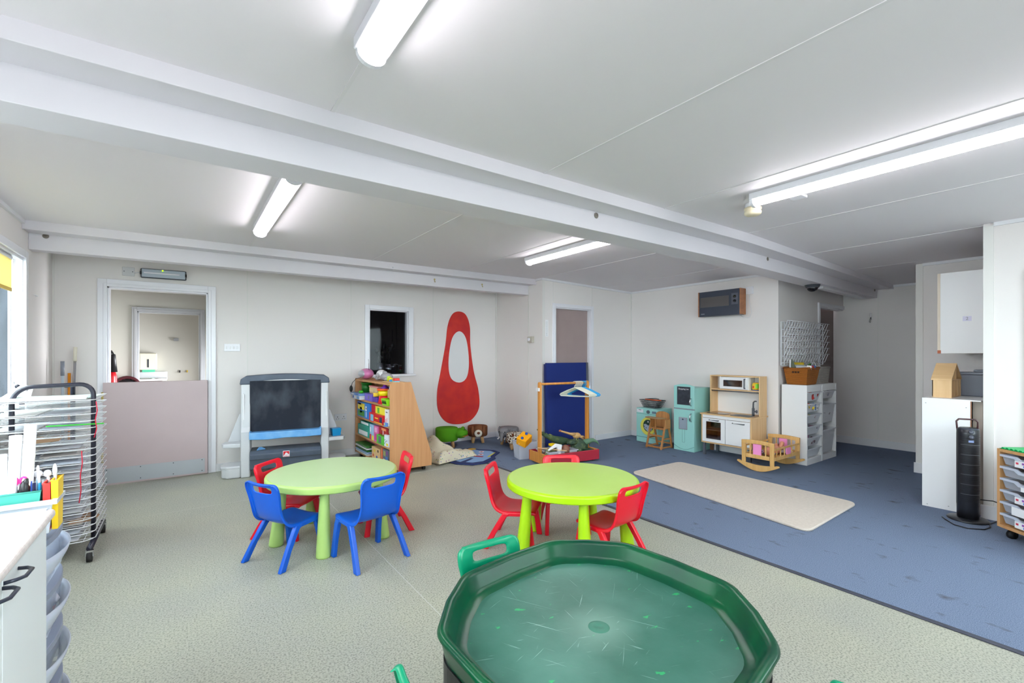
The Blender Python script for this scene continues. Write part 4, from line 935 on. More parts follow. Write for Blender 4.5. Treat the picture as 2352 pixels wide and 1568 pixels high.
def spots():
    m=felt('giraffe',(228,220,206)); nt=m.node_tree; b=nt.nodes['Principled BSDF']; tc=nt.nodes.new('ShaderNodeTexCoord'); v=nt.nodes.new('ShaderNodeTexVoronoi'); v.inputs['Scale'].default_value=26; v.feature='DISTANCE_TO_EDGE'
    r=nt.nodes.new('ShaderNodeValToRGB'); r.color_ramp.elements[0].position=.10; r.color_ramp.elements[0].color=lin((228,220,206)); r.color_ramp.elements[1].position=.13; r.color_ramp.elements[1].color=lin((80,50,36)); nt.links.new(tc.outputs['Object'],v.inputs['Vector']); nt.links.new(v.outputs['Distance'],r.inputs['Fac']); nt.links.new(r.outputs[0],b.inputs['Base Color']); return m
t=stool('brown and cream spotted stool with round cream muzzle beside the dressing-up trough',3.89,5.31,-122,.145,.09,.225,spots())
obj('head', MB().ball((.14,0,.16),(.07,.07,.06),18,12), spots(), t); mz=obj('muzzle', MB().ball((.21,0,.105),(.06,.066,.055),18,12), felt('cream_felt',(0,0,0)), t)
for y in (.025,-.025): obj('nostril', MB().ball((.262,y,.10),(.006,.008,.008),8,6), M_black, mz); obj('eye', MB().ball((.20,y,.172),(.006,.006,.007),8,6), M_black, t)
for y in (.06,-.06): obj('horn', MB().ball((.13,y,.215),(.02,.018,.026),10,8), felt('nose_b',(0,0,0)), t)

# play mat with printed figure
def flat(name,pts,z0,z1,m,par,b=0): return obj(name, MB().prism(pts,z0,z1), m, par, bevel=b)
t=thing('play_mat','navy shaped play mat with a light blue printed figure on the carpet','mat',(3.1,5.2,.004),D(35))
base=[(-.42,-.18),(-.28,-.30),(.0,-.32),(.12,-.26),(.36,-.24),(.46,-.12),(.44,.10),(.50,.26),(.36,.36),(.20,.30),(.02,.32),(-.10,.22),(-.36,.20),(-.44,.04)]
flat('backing',base,0,.012,mat('mat_navy',(34,48,100),.9),t,.004)
M_lb=mat('mat_blue',(134,168,210),.9); fg=flat('figure',[(p[0]*.80+.01,p[1]*.78) for p in base],.012,.0135,M_lb,t)
flat('leg_gap',[(-.40,-.05),(-.12,-.06),(-.12,-.02),(-.40,.02)],.0135,.0145,mat('mat_navy',(0,0,0),.9),fg)
flat('mouth',[(-.02,-.14),(.03,-.14),(.03,.16),(-.02,.18)],.0135,.0145,mat('mat_red',(176,40,60),.9),fg)
for x,y in ((.12,-.06),(.20,.14),(.28,.0)): e=flat('eye',[(x+.05*math.cos(a*PI/8),y+.035*math.sin(a*PI/8)) for a in range(16)],.0135,.0148,mat('mat_pinkish',(226,200,206),.9),fg); flat('pupil',[(x+.018*math.cos(a*PI/6),y+.014*math.sin(a*PI/6)) for a in range(12)],.0148,.0156,MATS['mat_red'],e)
flat('arm_stripe',[(.02,-.22),(.30,-.20),(.30,-.18),(.02,-.19)],.0135,.0145,mat('mat_yellow',(200,190,70),.9),fg); flat('star',[(.40+.07*math.cos(a*PI/6),.20+.06*math.sin(a*PI/6)) for a in range(12)],.012,.0142,mat('mat_gold',(206,160,50),.9),t)

# patterned cushions
def floral():
    m=mat('floral',(216,208,184),.95,spec=.1); nt=m.node_tree; b=nt.nodes['Principled BSDF']; tc=nt.nodes.new('ShaderNodeTexCoord'); v=nt.nodes.new('ShaderNodeTexVoronoi'); v.inputs['Scale'].default_value=26
    n=nt.nodes.new('ShaderNodeTexNoise'); n.inputs['Scale'].default_value=60
    r=nt.nodes.new('ShaderNodeValToRGB'); r.color_ramp.elements[0].position=.2; r.color_ramp.elements[0].color=(1,1,1,1); r.color_ramp.elements[1].position=.27; r.color_ramp.elements[1].color=(0,0,0,1)
    hs=nt.nodes.new('ShaderNodeMix'); hs.data_type='RGBA'; hs.inputs[0].default_value=.55; hs.inputs[7].default_value=lin((150,120,120))
    mx=nt.nodes.new('ShaderNodeMix'); mx.data_type='RGBA'; mx.inputs[6].default_value=lin((216,208,184))
    nt.links.new(tc.outputs['Object'],v.inputs['Vector']); nt.links.new(v.outputs['Distance'],r.inputs['Fac']); nt.links.new(v.outputs['Color'],hs.inputs[6]); nt.links.new(r.outputs[0],mx.inputs[0]); nt.links.new(hs.outputs[2],mx.inputs[7]); nt.links.new(mx.outputs[2],b.inputs['Base Color']); return m
def cushion(label,x,y,z,rz,w,d,h,seed,tilt=(0,0)):
    rnd=random.Random(seed); ph=[rnd.uniform(0,6) for _ in range(6)]; N=22; mb=MB(); mb.smooth=True
    def hh(u,v):
        e=max(0,(1-abs(u)**2.6)*(1-abs(v)**2.6))**.5
        return e*h*(.72+.16*math.sin(3.1*u+ph[0])+.14*math.sin(4.3*v+ph[1])+.10*math.sin(5*(u+v)+ph[2])+.05*math.sin(11*u-7*v+ph[3]))
    vs=[]; 
    for s in (1,0):
        for i in range(N+1):
            for j in range(N+1):
                u=-1+2*i/N; v=-1+2*j/N; k=1-.09*(abs(u)**2)*(1-abs(v))-.0
                X=u*w/2*(1-.06*(1-v*v)*abs(u)**4); Y=v*d/2*(1-.06*(1-u*u)*abs(v)**4)
                vs.append((X,Y,(hh(u,v)+.006) if s else .002))
    M=(N+1)**2; fs=[]
    for i in range(N):
        for j in range(N):
            a=i*(N+1)+j; fs.append((a,a+N+1,a+N+2,a+1)); fs.append((M+a,M+a+1,M+a+N+2,M+a+N+1))
    for k in range(N):
        for a,b_ in ((k,k+1),(M-1-k,M-2-k),(N+(k)*(N+1),N+(k+1)*(N+1)),((N+1)*(k+1),(N+1)*k)): 
            fs.append((b_,a,M+a,M+b_))
    mb._a(vs,fs); o=obj('floor_cushion', mb, floral()); o.location=(x,y,z); o.rotation_euler=(tilt[0],tilt[1],rz); tag(o,label,'cushion','patterned cushions beside the bookcase')
cushion('cream patterned floor cushion slumped against the end of the bookcase',2.66,5.52,.005,D(100),.85,.42,.24,3)
cushion('cream patterned cushion lying over the navy play mat',2.80,5.24,.022,D(14),.66,.30,.15,5)

# ---------------------------------------------------------------- blue board, dressing-up rail
t=thing('display_board','navy folding display board with grey edge leaning at the bay door','display board',(4.10,4.86,.004),rot=(D(-1.5),0,0))
obj('fabric_panel', MB().box(0,.80,0,.03,0,1.235), mat('board_navy',(40,54,118),.95,spec=.1,bump=(300,.3,.002)), t); obj('edge_frame', MB().box(.765,.80,-.012,.045,0,1.235), mat('board_grey',(82,86,96),.5), t, bevel=.003); obj('panel_back', MB().box(.0,.80,.032,.06,0,1.22), mat('board_navy2',(36,46,100),.95), t)
R_=thing('dressing_up_rail','wooden hanging rail with red toy trough base','clothes rail',(3.515,4.19,.004),D(-7))
M_tr=mat('trough_red',(172,38,56),.4)
obj('long_side', MB().box(0,.80,0,.016,.02,.146), M_tr, R_, bevel=.006); obj('long_side', MB().box(0,.80,.40,.416,.02,.146), M_tr, R_, bevel=.006)
obj('end_panel', MB().box(.0,.018,.016,.40,.02,.146), M_rail, R_, bevel=.003); obj('end_panel', MB().box(.782,.80,.016,.40,.02,.146), M_rail, R_, bevel=.003)
obj('floor_panel', MB().box(.018,.782,.016,.40,.02,.03), M_tr, R_)
for x in (.035,.765):
    mb=MB(); mb.prism([(.185,.03),(.235,.03),(.235,.99),(.228,1.005),(.21,1.012),(.192,1.005),(.185,.99)],x-.016,x+.016,'x'); obj('post', mb, M_rail, R_, bevel=.004)
    obj('white_tag', MB().box(x-.018-.02 if x<.4 else x+.018,x-.018 if x<.4 else x+.036,.18,.24,.90,.94), M_paper, R_)
obj('hanging_bar', MB().tube([(.03,.21,.985),(.77,.21,.985)],.015,16), M_rail, R_)
for y in (.06,.36):
    for x in (.06,.74): obj('castor', MB().tube([(x-.01,y,.012),(x+.01,y,.012)],.012,10), M_black, R_)
for y,z in ((.11,.06),(.11,.10),(.11,.13)): obj('bolt', MB().box(-.002,0,y,y+.008,z,z+.006), M_chrome, R_)
def hanger(i,m,x,label,grp,rz):
    c=Matrix.Rotation(D(-7),4,'Z'); p=c@Vector((x,.21,0)); 
    t=thing('clothes_hanger',label,'hanger',(3.515+p.x,4.19+p.y,.004+1.010),D(rz),grp)
    hk=[(.0,0,-.085),(0,0,-.062),(.013,0,-.05),(.0245,0,-.03),(.018,0,-.010),(0,0,-.003),(-.018,0,-.010),(-.0245,0,-.025)]
    obj('hook', MB().tube(hk,.0032,8), m, t)
    obj('frame', MB().tube([(0,0,-.085),(.10,0,-.125),(.185,0,-.165),(.198,0,-.18),(.185,0,-.195),(0,0,-.20),(-.185,0,-.195),(-.198,0,-.18),(-.185,0,-.165),(-.10,0,-.125)],.0055,8,closed=True), m, t)
M_hcr=mat('hanger_cream',(224,224,206),.35); M_hbl=mat('hanger_blue',(40,164,222),.35)
gh='cream hangers bunched on the rail'; gb='bright blue hangers bunched on the rail'
for i in range(8): hanger(i,M_hcr,.565+i*.0155,'cream plastic hanger bunched at the right end of the wooden rail',gh,-60)
for i in range(4): hanger(i,M_hbl,.695+i*.0155,'bright blue plastic hanger beside the right post of the wooden rail',gb,-60)
# toys in the trough
def L(x,y,z=0): 
    p=Matrix.Rotation(D(-7),4,'Z')@Vector((x,y,0)); return (3.515+p.x,4.19+p.y,.034+z)
def openbox(name,w,d,h,m,taper=.015,rim=.01,par=None,solid=.003):
    mb=MB(); a=(w/2-taper,d/2-taper); b=(w/2,d/2)
    R=[[(-a[0],-a[1],0),(a[0],-a[1],0),(a[0],a[1],0),(-a[0],a[1],0)],[(-b[0],-b[1],h),(b[0],-b[1],h),(b[0],b[1],h),(-b[0],b[1],h)],[(-b[0]-rim,-b[1]-rim,h),(b[0]+rim,-b[1]-rim,h),(b[0]+rim,b[1]+rim,h),(-b[0]-rim,b[1]+rim,h)],[(-b[0]-rim,-b[1]-rim,h-.012),(b[0]+rim,-b[1]-rim,h-.012),(b[0]+rim,b[1]+rim,h-.012),(-b[0]-rim,b[1]+rim,h-.012)]]
    mb.rings(R,cap=False); mb._a(R[0],[(3,2,1,0)]); return obj(name, mb, m, par, solid=solid)
o=openbox('storage_box',.42,.28,.13,M_clear); o.location=L(.29,.205,.003); o.rotation_euler=(0,0,D(-7)); tag(o,'clear plastic storage box of toys inside the red trough','storage box')
o=openbox('storage_box',.26,.20,.22,M_clear); o.location=(3.64,4.78,.005); o.rotation_euler=(0,0,D(-12)); tag(o,'clear plastic storage box behind the left end of the trough','storage box')
t=thing('toy_bin','orange yellow plastic block toy with blue studs on the clear box','toy',(3.60,4.75,.14),rot=(D(20),D(-25),D(15))); obj('body', MB().box(-.08,.08,-.07,.07,.09,.20), mat('duplo_yellow',(250,170,10),.35), t, bevel=.008); obj('panel', MB().box(-.05,.05,-.073,-.07,.11,.18), mat('duplo_y2',(236,150,0),.35), t)
for x in (-.05,.05): obj('stud', MB().lathe([(.018,.20),(.018,.215),(0,.215)],(x,0,0),14), mat('stud_blue',(20,80,180),.3), t)
M_cr=mat('croc_green',(50,76,52),.6,noise=((80,96,50),22,.45,.65),bump=(70,.8,.01))
t=thing('toy_crocodile','long dark green toy crocodile with its tail raised behind the left post','toy',L(.30,.28,.10),D(-10))
mb=MB(); mb.tube([(-.24,.02,.28),(-.17,.02,.225),(-.08,.01,.175),(.0,0,.14),(.09,0,.115),(.17,0,.10),(.24,0,.09)],[.008,.02,.032,.045,.052,.045,.03],12); obj('body', mb, M_cr, t); mb=MB()
for k in range(9): mb.ball((-.2+k*.045,.01,.262-k*.022),(.008,.005,.012),6,4)
obj('ridge', mb, mat('croc_ridge',(110,130,60),.6), t)
M_di=mat('dino_green',(46,70,54),.6,noise=((88,104,70),18,.45,.65),bump=(60,.8,.01))
t=thing('toy_dinosaur','large green toy dinosaur lying in the trough, curved tail over the right end','toy',L(.635,.2,.05),D(-7))
obj('body', MB().ball((0,0,.09),(.13,.09,.085),20,12), M_di, t); mb=MB(); mb.tube([(.05,-.02,.12),(.10,-.06,.15),(.15,-.09,.165),(.20,-.11,.14),(.235,-.12,.09)],[.05,.035,.025,.014,.004],12); obj('tail', mb, mat('dino_tail',(88,122,96),.6), t)
obj('head', MB().ball((-.13,-.02,.15),(.08,.05,.04),16,10), M_di, t)
for x in (-.05,.06): obj('leg', MB().tube([(x,-.05,.06),(x+.01,-.10,.02)],[.035,.02],10), M_di, t)
mb=MB()
for k in range(8): mb.ball((-.12+k*.035,-.0,.16+.015*math.sin(k)),(.008,.006,.022),6,4)
obj('spikes', mb, mat('dino_yellow',(150,160,60),.6), t)
t=thing('toy_giraffe','tan toy giraffe lying on its side on top of the dinosaur','toy',L(.56,.30,.20),D(-12)); M_ta=mat('tan_toy',(202,160,104),.55)
mb=MB(); mb.tube([(-.14,0,.13),(-.10,0,.118),(.0,0,.085),(.07,0,.07)],[.012,.012,.017,.028],10); obj('neck', mb, M_ta, t); obj('head', MB().ball((-.15,0,.134),(.02,.014,.015),10,6), mat('tan_red',(170,100,70),.5), t); obj('body', MB().ball((.10,0,.055),(.06,.035,.04),14,8), M_ta, t)
for k,(y,z) in enumerate(((.0,.06),(.02,.03),(-.02,.02),(-.03,.05))): obj('leg', MB().tube([(.12,y*.5,.05),(.21,y,z-.02)],[.013,.008],8), M_ta, t)
t=thing('baby_doll','brown bald doll head and shoulders among the trough toys','doll',L(.345,.10,.02)); M_sk=mat('doll_brown',(136,88,72),.5)
obj('body', MB().ball((0,.02,.03),(.045,.04,.05),14,10), M_sk, t); obj('head', MB().ball((0,0,.115),(.055,.055,.062),20,14), M_sk, t); 
for x in (.054,-.054): obj('ear', MB().ball((x,0,.11),(.010,.014,.018),10,6), M_sk, t)
obj('dummy', MB().ball((.075,-.01,.06),(.022,.018,.03),10,8), mat('toy_red',(214,40,44),.4), t)
t=thing('toy_figure','white plastic toy shape in front of trough toys','toy',L(.235,.08,.0),D(-7)); mb=MB(); mb.smooth=False; mb.prism([(-.045,0),(.05,0),(.045,.07),(.02,.11),(.03,.15),(.035,.21),(-.05,.23),(-.15,.17),(-.16,.15),(-.04,.19),(-.02,.14),(-.02,.10),(-.05,.05)],-.015,.015,'y'); obj('body', mb, M_paper, t, bevel=.006)
t=thing('toy_rock','brown mossy toy rock arch in the clear box','toy',L(.15,.14,.0),D(-7)); mb=MB(); mb.tube([(-.08,0,.02),(-.075,0,.09),(-.03,0,.145),(.04,0,.14),(.075,0,.08),(.08,0,.02)],[.03,.035,.035,.035,.035,.03],10); mb.ball((0,.02,.08),(.07,.03,.06),14,8); obj('body', mb, mat('rock_toy',(92,56,44),.7,noise=((110,120,88),26,.45,.6)), t)
t=thing('toy_hat','yellow toy lid resting on the white toy shape','toy',L(.21,.20,.20)); obj('body', MB().box(-.035,.035,-.03,.03,-.02,.01), mat('lid_y',(246,206,10),.4), t, bevel=.005)
o=obj('toy_ball', MB().ball((0,0,0),.018,14,8), MATS['stud_blue']); o.location=L(.38,.33,.205); tag(o,'small blue ball in the middle of the trough toys','ball')
o=obj('toy_lizard', MB().tube([(-.05,0,.03),(-.01,0,.01),(.05,0,-.03)],[.014,.016,.006],8), mat('liz',(170,180,100),.5)); o.location=L(.30,.33,.265); tag(o,'pale yellow green toy lizard on top of the crocodile','toy')
o=obj('dark_block', MB().box(-.06,.06,-.05,.05,0,.11), mat('blk_green',(20,60,46),.6), bevel=.004); o.location=L(.70,.11,.0); o.rotation_euler=(0,0,D(-7)); tag(o,'dark green block at the right end of the trough','block')
t=thing('wooden_ruler','long wooden stick lying across the left corner of the trough','stick',L(.17,.10,.152),rot=(0,D(6),D(-35))); obj('stick', MB().box(-.20,.16,-.014,.014,0,.006), M_birch, t)
# ---------------------------------------------------------------- toy washing machine, high chair, fridge
M_mintS=M_mint
t=thing('toy_washing_machine','mint green toy washing machine with yellow porthole ring','toy washing machine',(5.78,4.30,.004))
obj('body', MB().box(0,.34,0,.40,0,.525), M_mintS, t, bevel=.006)
obj('plinth_groove', MB().box(-.002,0,0,.40,.075,.085), mat('groove',(110,156,156),.5), t); obj('panel_groove', MB().box(-.002,0,0,.40,.435,.441), MATS['groove'], t)
obj('drawer', MB().box(-.008,0,.265,.385,.455,.505), M_white, t, bevel=.003); obj('drawer_mark', MB().box(-.009,-.008,.30,.35,.49,.497), M_dark, t)
def disc(cx,cz_,r,x0,x1,n=36): return [(cx+r*math.cos(2*PI*k/n), cz_+r*math.sin(2*PI*k/n)) for k in range(n)]
obj('dial', MB().prism(disc(.17,.475,.026,0,0),-.018,0,'x'), mat('dial_grey',(96,104,110),.4), t)
obj('display', MB().box(-.003,0,.03,.105,.455,.49), mat('disp',(110,130,146),.4), t)
d_=obj('porthole_ring', MB().prism(disc(.175,.255,.135,0,0),-.014,0,'x'), mat('port_yellow',(232,222,96),.4), t)
obj('porthole_window', MB().prism(disc(.165,.265,.093,0,0),-.016,-.014,'x'), mat('port_dark',(40,70,60),.4), d_)
obj('laundry_print', MB().prism([(.10,.20),(.17,.175),(.235,.22),(.245,.28),(.21,.29),(.17,.27),(.12,.28),(.095,.25)],-.0175,-.016,'x'), mat('port_grey',(176,186,204),.5), d_)
for y,z,r in ((.165,.325,.012),(.20,.23,.008),(.235,.25,.008),(.13,.22,.014)): obj('print_dot', MB().prism(disc(y,z,r,0,0,16),-.0185,-.0175,'x'), M_paper if z>.3 else M_dgrey, d_)
t=thing('shopping_basket','dark grey toy shopping basket with orange handle on toy washer','basket',(5.95,4.53,.539),D(-4)); t.scale=(.82,.80,.86)
mb=MB(); 
def rect(w,d,z): return [(-w,-d,z),(w,-d,z),(w,d,z),(-w,d,z)]
M_gb=mat('basket_grey',(78,84,88),.45)
for z,w,d in ((.0,.085,.15),(.03,.092,.165),(.06,.098,.178),(.09,.105,.19),(.125,.115,.215)):
    mb.tube(rect(w,d,z),.0055 if z<.12 else .008,6,closed=True)
for k in range(13):
    u=-1+2*k/12; 
    for s in (-1,1): mb.tube([(s*.085,u*.15,0),(s*.115,u*.215,.125)],.004,5)
for k in range(7):
    u=-1+2*k/6
    for s in (-1,1): mb.tube([(u*.085,s*.15,0),(u*.115,s*.215,.125)],.004,5)
mb.box(-.085,.085,-.15,.15,-.003,.003); obj('basket_body', mb, M_gb, t)
obj('handle', MB().tube([(-.0,-.215,.13),(-.06,-.20,.137),(-.10,-.1,.138),(-.10,.08,.138),(-.06,.10,.137)],.009,8), mat('basket_orange',(236,88,22),.4), t); obj('handle', MB().tube([(.02,.2,.13),(.06,.12,.14),(.09,.0,.15),(.07,-.1,.145)],.007,8), M_gb, t)

t=thing('doll_high_chair','wooden doll high chair standing before the toy washing machine','high chair',(5.49,4.03,.004))
M=M_hc   # front faces -x ; x 0..0.28, y 0..0.27
for y in (0,.25):
    obj('front_leg', MB().rings([[(-.0,y,0),(.028,y,0),(.028,y+.022,0),(0,y+.022,0)],[(.10,y,.36),(.125,y,.36),(.125,y+.022,.36),(.10,y+.022,.36)]]), M, t, bevel=.003)
    obj('rear_leg', MB().rings([[(.255,y,0),(.283,y,0),(.283,y+.022,0),(.255,y+.022,0)],[(.155,y,.40),(.18,y,.40),(.18,y+.022,.40),(.155,y+.022,.40)]]), M, t, bevel=.003)
    obj('foot_bar', MB().box(.0,.28,y+.002,y+.02,.012,.032), M, t, bevel=.003); obj('side_bar', MB().box(.05,.22,y+.002,y+.02,.13,.15), M, t)
    obj('side_panel', MB().box(.09,.22,y-.004,y+.012,.29,.42), M, t, bevel=.01)
for z,x in ((.016,.0),(.17,.05),(.27,.076)): obj('front_rail', MB().box(x,x+.02,.02,.252,z,z+.024), M, t, bevel=.003)
obj('rear_rail', MB().box(.262,.28,.02,.252,.05,.07), M, t)
obj('seat', MB().box(.08,.24,.02,.252,.275,.287), M, t, bevel=.003)
mb=MB(); mb.prism([(.02,.29),(.25,.29),(.25,.47)]+[(.135+.115*math.cos(a),.47+.05*math.sin(a)) for a in [PI*k/8 for k in range(1,8)]]+[(.02,.47)],.215,.23,'x'); obj('backrest', mb, woodmat('hc_stripe',(206,152,96),(160,104,60),(2,26,1),1.4,.4), t, bevel=.003)
mb=MB(); mb.prism([(.10,-.02),(.085,.29),(-.01,.27),(-.05,.20),(-.05,.06),(-.01,-.0)],.435,.447); obj('feeding_tray', mb, woodmat('hc_tray',(176,140,92),(156,120,76),(10,2,2),1.5,.5), t, bevel=.003)
obj('tray_post', MB().box(.05,.065,.13,.145,.27,.437), M, t)

t=thing('toy_fridge','mint green toy fridge freezer with small blackboard on its door','toy fridge',(5.715,3.66,.004))
obj('body', MB().box(.02,.40,0.005,.315,0,.885), M_mintS, t, bevel=.004)
def arch(y0,y1,z0,z1,b): return [(y0,z0),(y1,z0)]+[(y1-(y1-y0)*k/10, z1+b*math.sin(PI*k/10)) for k in range(11)]
ud=obj('freezer_door', MB().prism(arch(0,.32,.595,.91,.028),0,.02,'x'), M_mint, t, bevel=.004)
ld=obj('fridge_door', MB().prism([(0,.0),(.32,0),(.32,.578),(0,.578)],0,.02,'x'), M_mint, t, bevel=.004)
obj('door_curve', MB().tube([(-.001,.32-.32*k/12,.075-.055*math.sin(PI*k/12)) for k in range(13)],.003,6), MATS['groove'], ld)
obj('gap', MB().box(.002,.02,.0,.32,.578,.595), mat('gap_grey',(140,150,158),.5), t)
bb=obj('blackboard', MB().box(-.004,0,.055,.265,.645,.90), mat('bb_frame',(50,54,60),.5), ud, bevel=.002); obj('board_face', MB().box(-.0052,-.004,.063,.257,.652,.892), mat('slate',(42,46,56),.6,noise=((60,64,74),12,.4,.7)), bb)
text_part('chalk_title','Shopping List',.031,M_paper,bb,(-.006,.16,.868),(PI/2,0,-PI/2),.0003)
for dd,z0,z1 in ((ud,.64,.74),(ld,.42,.53)): obj('handle', MB().tube([(0,.045,z1),(-.028,.045,z1-.015),(-.034,.045,(z0+z1)/2),(-.028,.045,z0+.015),(0,.045,z0)],.008,8), M_chrome, dd)
dsp=obj('water_dispenser', MB().box(-.008,0,.10,.235,.30,.47), mat('silver_pl',(176,182,190),.3,.5), ld, bevel=.004); obj('dispenser_recess', MB().box(-.0095,-.008,.115,.22,.315,.455), mat('rec',(150,164,178),.4), dsp); obj('spout', MB().box(-.016,-.0095,.155,.175,.435,.45), M_chrome, dsp)
obj('groove_line', MB().box(-.002,0,.145,.148,.12,.30), MATS['groove'], ld); obj('groove_line', MB().box(-.002,0,.180,.183,.12,.30), MATS['groove'], ld); obj('groove_line', MB().box(-.002,0,.145,.183,.117,.12), MATS['groove'], ld)
o=obj('brown_panel', MB().box(0,.02,0,.05,0,.82), mat('brown_panel',(120,80,56),.5)); o.location=(6.09,3.60,.004); tag(o,'thin brown panel standing between toy fridge and toy kitchen','panel')

# ---------------------------------------------------------------- toy kitchen
K=thing('toy_kitchen','birch and white toy kitchen with hob, sink and tall shelf','toy kitchen',(5.73,2.88,.004))
W=.68
obj('side_panel', MB().box(0,.38,0,.018,.165,.545), M_birch, K, bevel=.002); obj('side_panel', MB().box(0,.38,W-.018,W,.165,.545), M_birch, K, bevel=.002)
obj('bottom_panel', MB().box(.0,.38,.018,W-.018,.165,.18), M_birch_y, K); obj('back_panel', MB().box(.37,.38,.018,W-.018,.18,.545), mat('kit_inner',(214,172,140),.5), K)
obj('inner_shelf', MB().box(.03,.37,W/2,W-.018,.335,.345), M_whitelam, K); obj('divider', MB().box(.02,.37,W/2-.006,W/2+.006,.18,.545), M_whitelam, K)
obj('fascia', MB().box(.004,.02,.018,W-.018,.505,.545), M_whitelam, K)
obj('worktop', MB().box(-.015,.40,-.012,W+.012,.545,.562), M_birch_y, K, bevel=.002)
for x in (.03,.35):
    for y in (.02,W-.045): obj('leg', MB().box(x-.014,x+.014,y,y+.03,0,.165), mat('leg_grey',(84,88,98),.4), K)
M_kh=mat('kit_handle',(84,88,96),.35)
# cupboard door right (solid) and oven door left (with pane)
dr=obj('cupboard_door', MB().box(-.006,.010,.02,W/2-.003,.185,.50), M_whitelam, K, bevel=.002)
mb=MB(); y0,y1,za,zb=W/2+.003,W-.02,.185,.50; wy0,wy1,wz0,wz1=W/2+.06,W-.07,.225,.455
for b in ((y0,wy0,za,zb),(wy1,y1,za,zb),(wy0,wy1,za,wz0),(wy0,wy1,wz1,zb)): mb.box(-.006,.010,*b)
dl=obj('oven_door', mb, M_whitelam, K); obj('pane', MB().box(0,.003,wy0,wy1,wz0,wz1), glassmat('oven_glass',(220,206,200),.22), dl)
def khandle(par,y0,y1,z): 
    obj('handle', MB().tube([(-.006,y0,z),(-.028,y0,z),(-.028,y1,z),(-.006,y1,z)],.007,8), M_kh, par)
khandle(dr,.09,.24,.47); khandle(dl,W/2+.09,W/2+.22,.478)
# shelf unit above
hx=.21
obj('upper_side', MB().box(hx,.39,0,.016,.562,1.07), M_birch, K, bevel=.002); obj('upper_side', MB().box(hx,.39,W-.016,W,.562,1.07), M_birch, K, bevel=.002)
obj('upper_top', MB().box(hx,.39,0.016,W-.016,1.055,1.07), M_birch_y, K, bevel=.002); obj('upper_shelf', MB().box(hx,.39,.016,W-.016,.872,.887), M_birch_y, K, bevel=.002)
obj('backboard', MB().box(.384,.39,.016,W-.016,.562,1.055), M_whitelam, K)
obj('hanging_rail', MB().tube([(hx+.02,.016,.858),(hx+.02,W-.016,.858)],.006,8), M_kh, K)
for y in (.155,.53): obj('microwave_side', MB().box(hx+.005,.384,y-.006,y+.006,.887,1.055), M_whitelam, K)
mb=MB(); y0,y1=.155,.535
for b in ((y0,y0+.07,.892,1.05),(y1-.05,y1,.892,1.05),(y0+.07,y1-.05,.892,.925),(y0+.07,y1-.05,1.01,1.05)): mb.box(hx-.006,hx+.008,*b)
dm=obj('microwave_door', mb, M_whitelam, K); obj('pane', MB().box(hx,hx+.003,y0+.07,y1-.05,.925,1.01), glassmat('micro_glass',(205,200,200),.08), dm)
obj('handle', MB().tube([(hx-.006,y0+.035,.91),(hx-.028,y0+.035,.91),(hx-.028,y0+.035,1.03),(hx-.006,y0+.035,1.03)],.007,8), M_kh, dm)
obj('hob', MB().box(.03,.19,.37,.62,.562,.567), mat('hob_dark',(84,72,70),.15), K, bevel=.001)
mb=MB(); mb.prism([(.04,.06),(.19,.06),(.20,.08),(.20,.28),(.19,.30),(.04,.30),(.03,.28),(.03,.08)],.562,.568); sk=obj('sink_rim', mb, mat('sink_grey',(104,108,116),.35), K, bevel=.002); obj('sink_bowl', MB().box(.05,.17,.09,.25,.5682,.5686), mat('sink_in',(60,64,72),.4), sk)
tp=obj('tap', MB().tube([(.24,.10,.562),(.24,.10,.70),(.235,.095,.735),(.22,.07,.752),(.17,-.0+.03,.757)],[.011,.009,.009,.009,.009],10), M_kh, K); obj('tap_body', MB().tube([(.24,.10,.562),(.24,.10,.66)],.016,12), M_kh, tp); obj('tap_lever', MB().tube([(.24,.10,.615),(.235,.06,.62)],.010,10), M_kh, tp); obj('tap_knob', MB().ball((.233,.055,.62),(.012,.012,.022),10,8), M_kh, tp)
t=thing('toy_pot','yellow and green toy pot on right shelf of the toy kitchen','toy',(6.02,2.965,.891)); obj('body', MB().lathe([(0,.008),(.045,.008),(.05,.03),(.046,.085),(.036,.10),(0,.10)],n=24), mat('pot_yel',(246,206,50),.4), t); obj('side_print', MB().lathe([(.0505,.03),(.0465,.085)],n=12,cap=False,sy=.6,c=(-.002,-.02,0)), mat('pot_green',(120,214,50),.4), t); obj('foot', MB().lathe([(0,0),(.048,0),(.048,.008),(0,.008)],n=24), M_blue, t)
obj('spot', MB().ball((-.046,.015,.045),(.008,.012,.014),8,6), mat('toy_red',(214,40,44),.4), t)

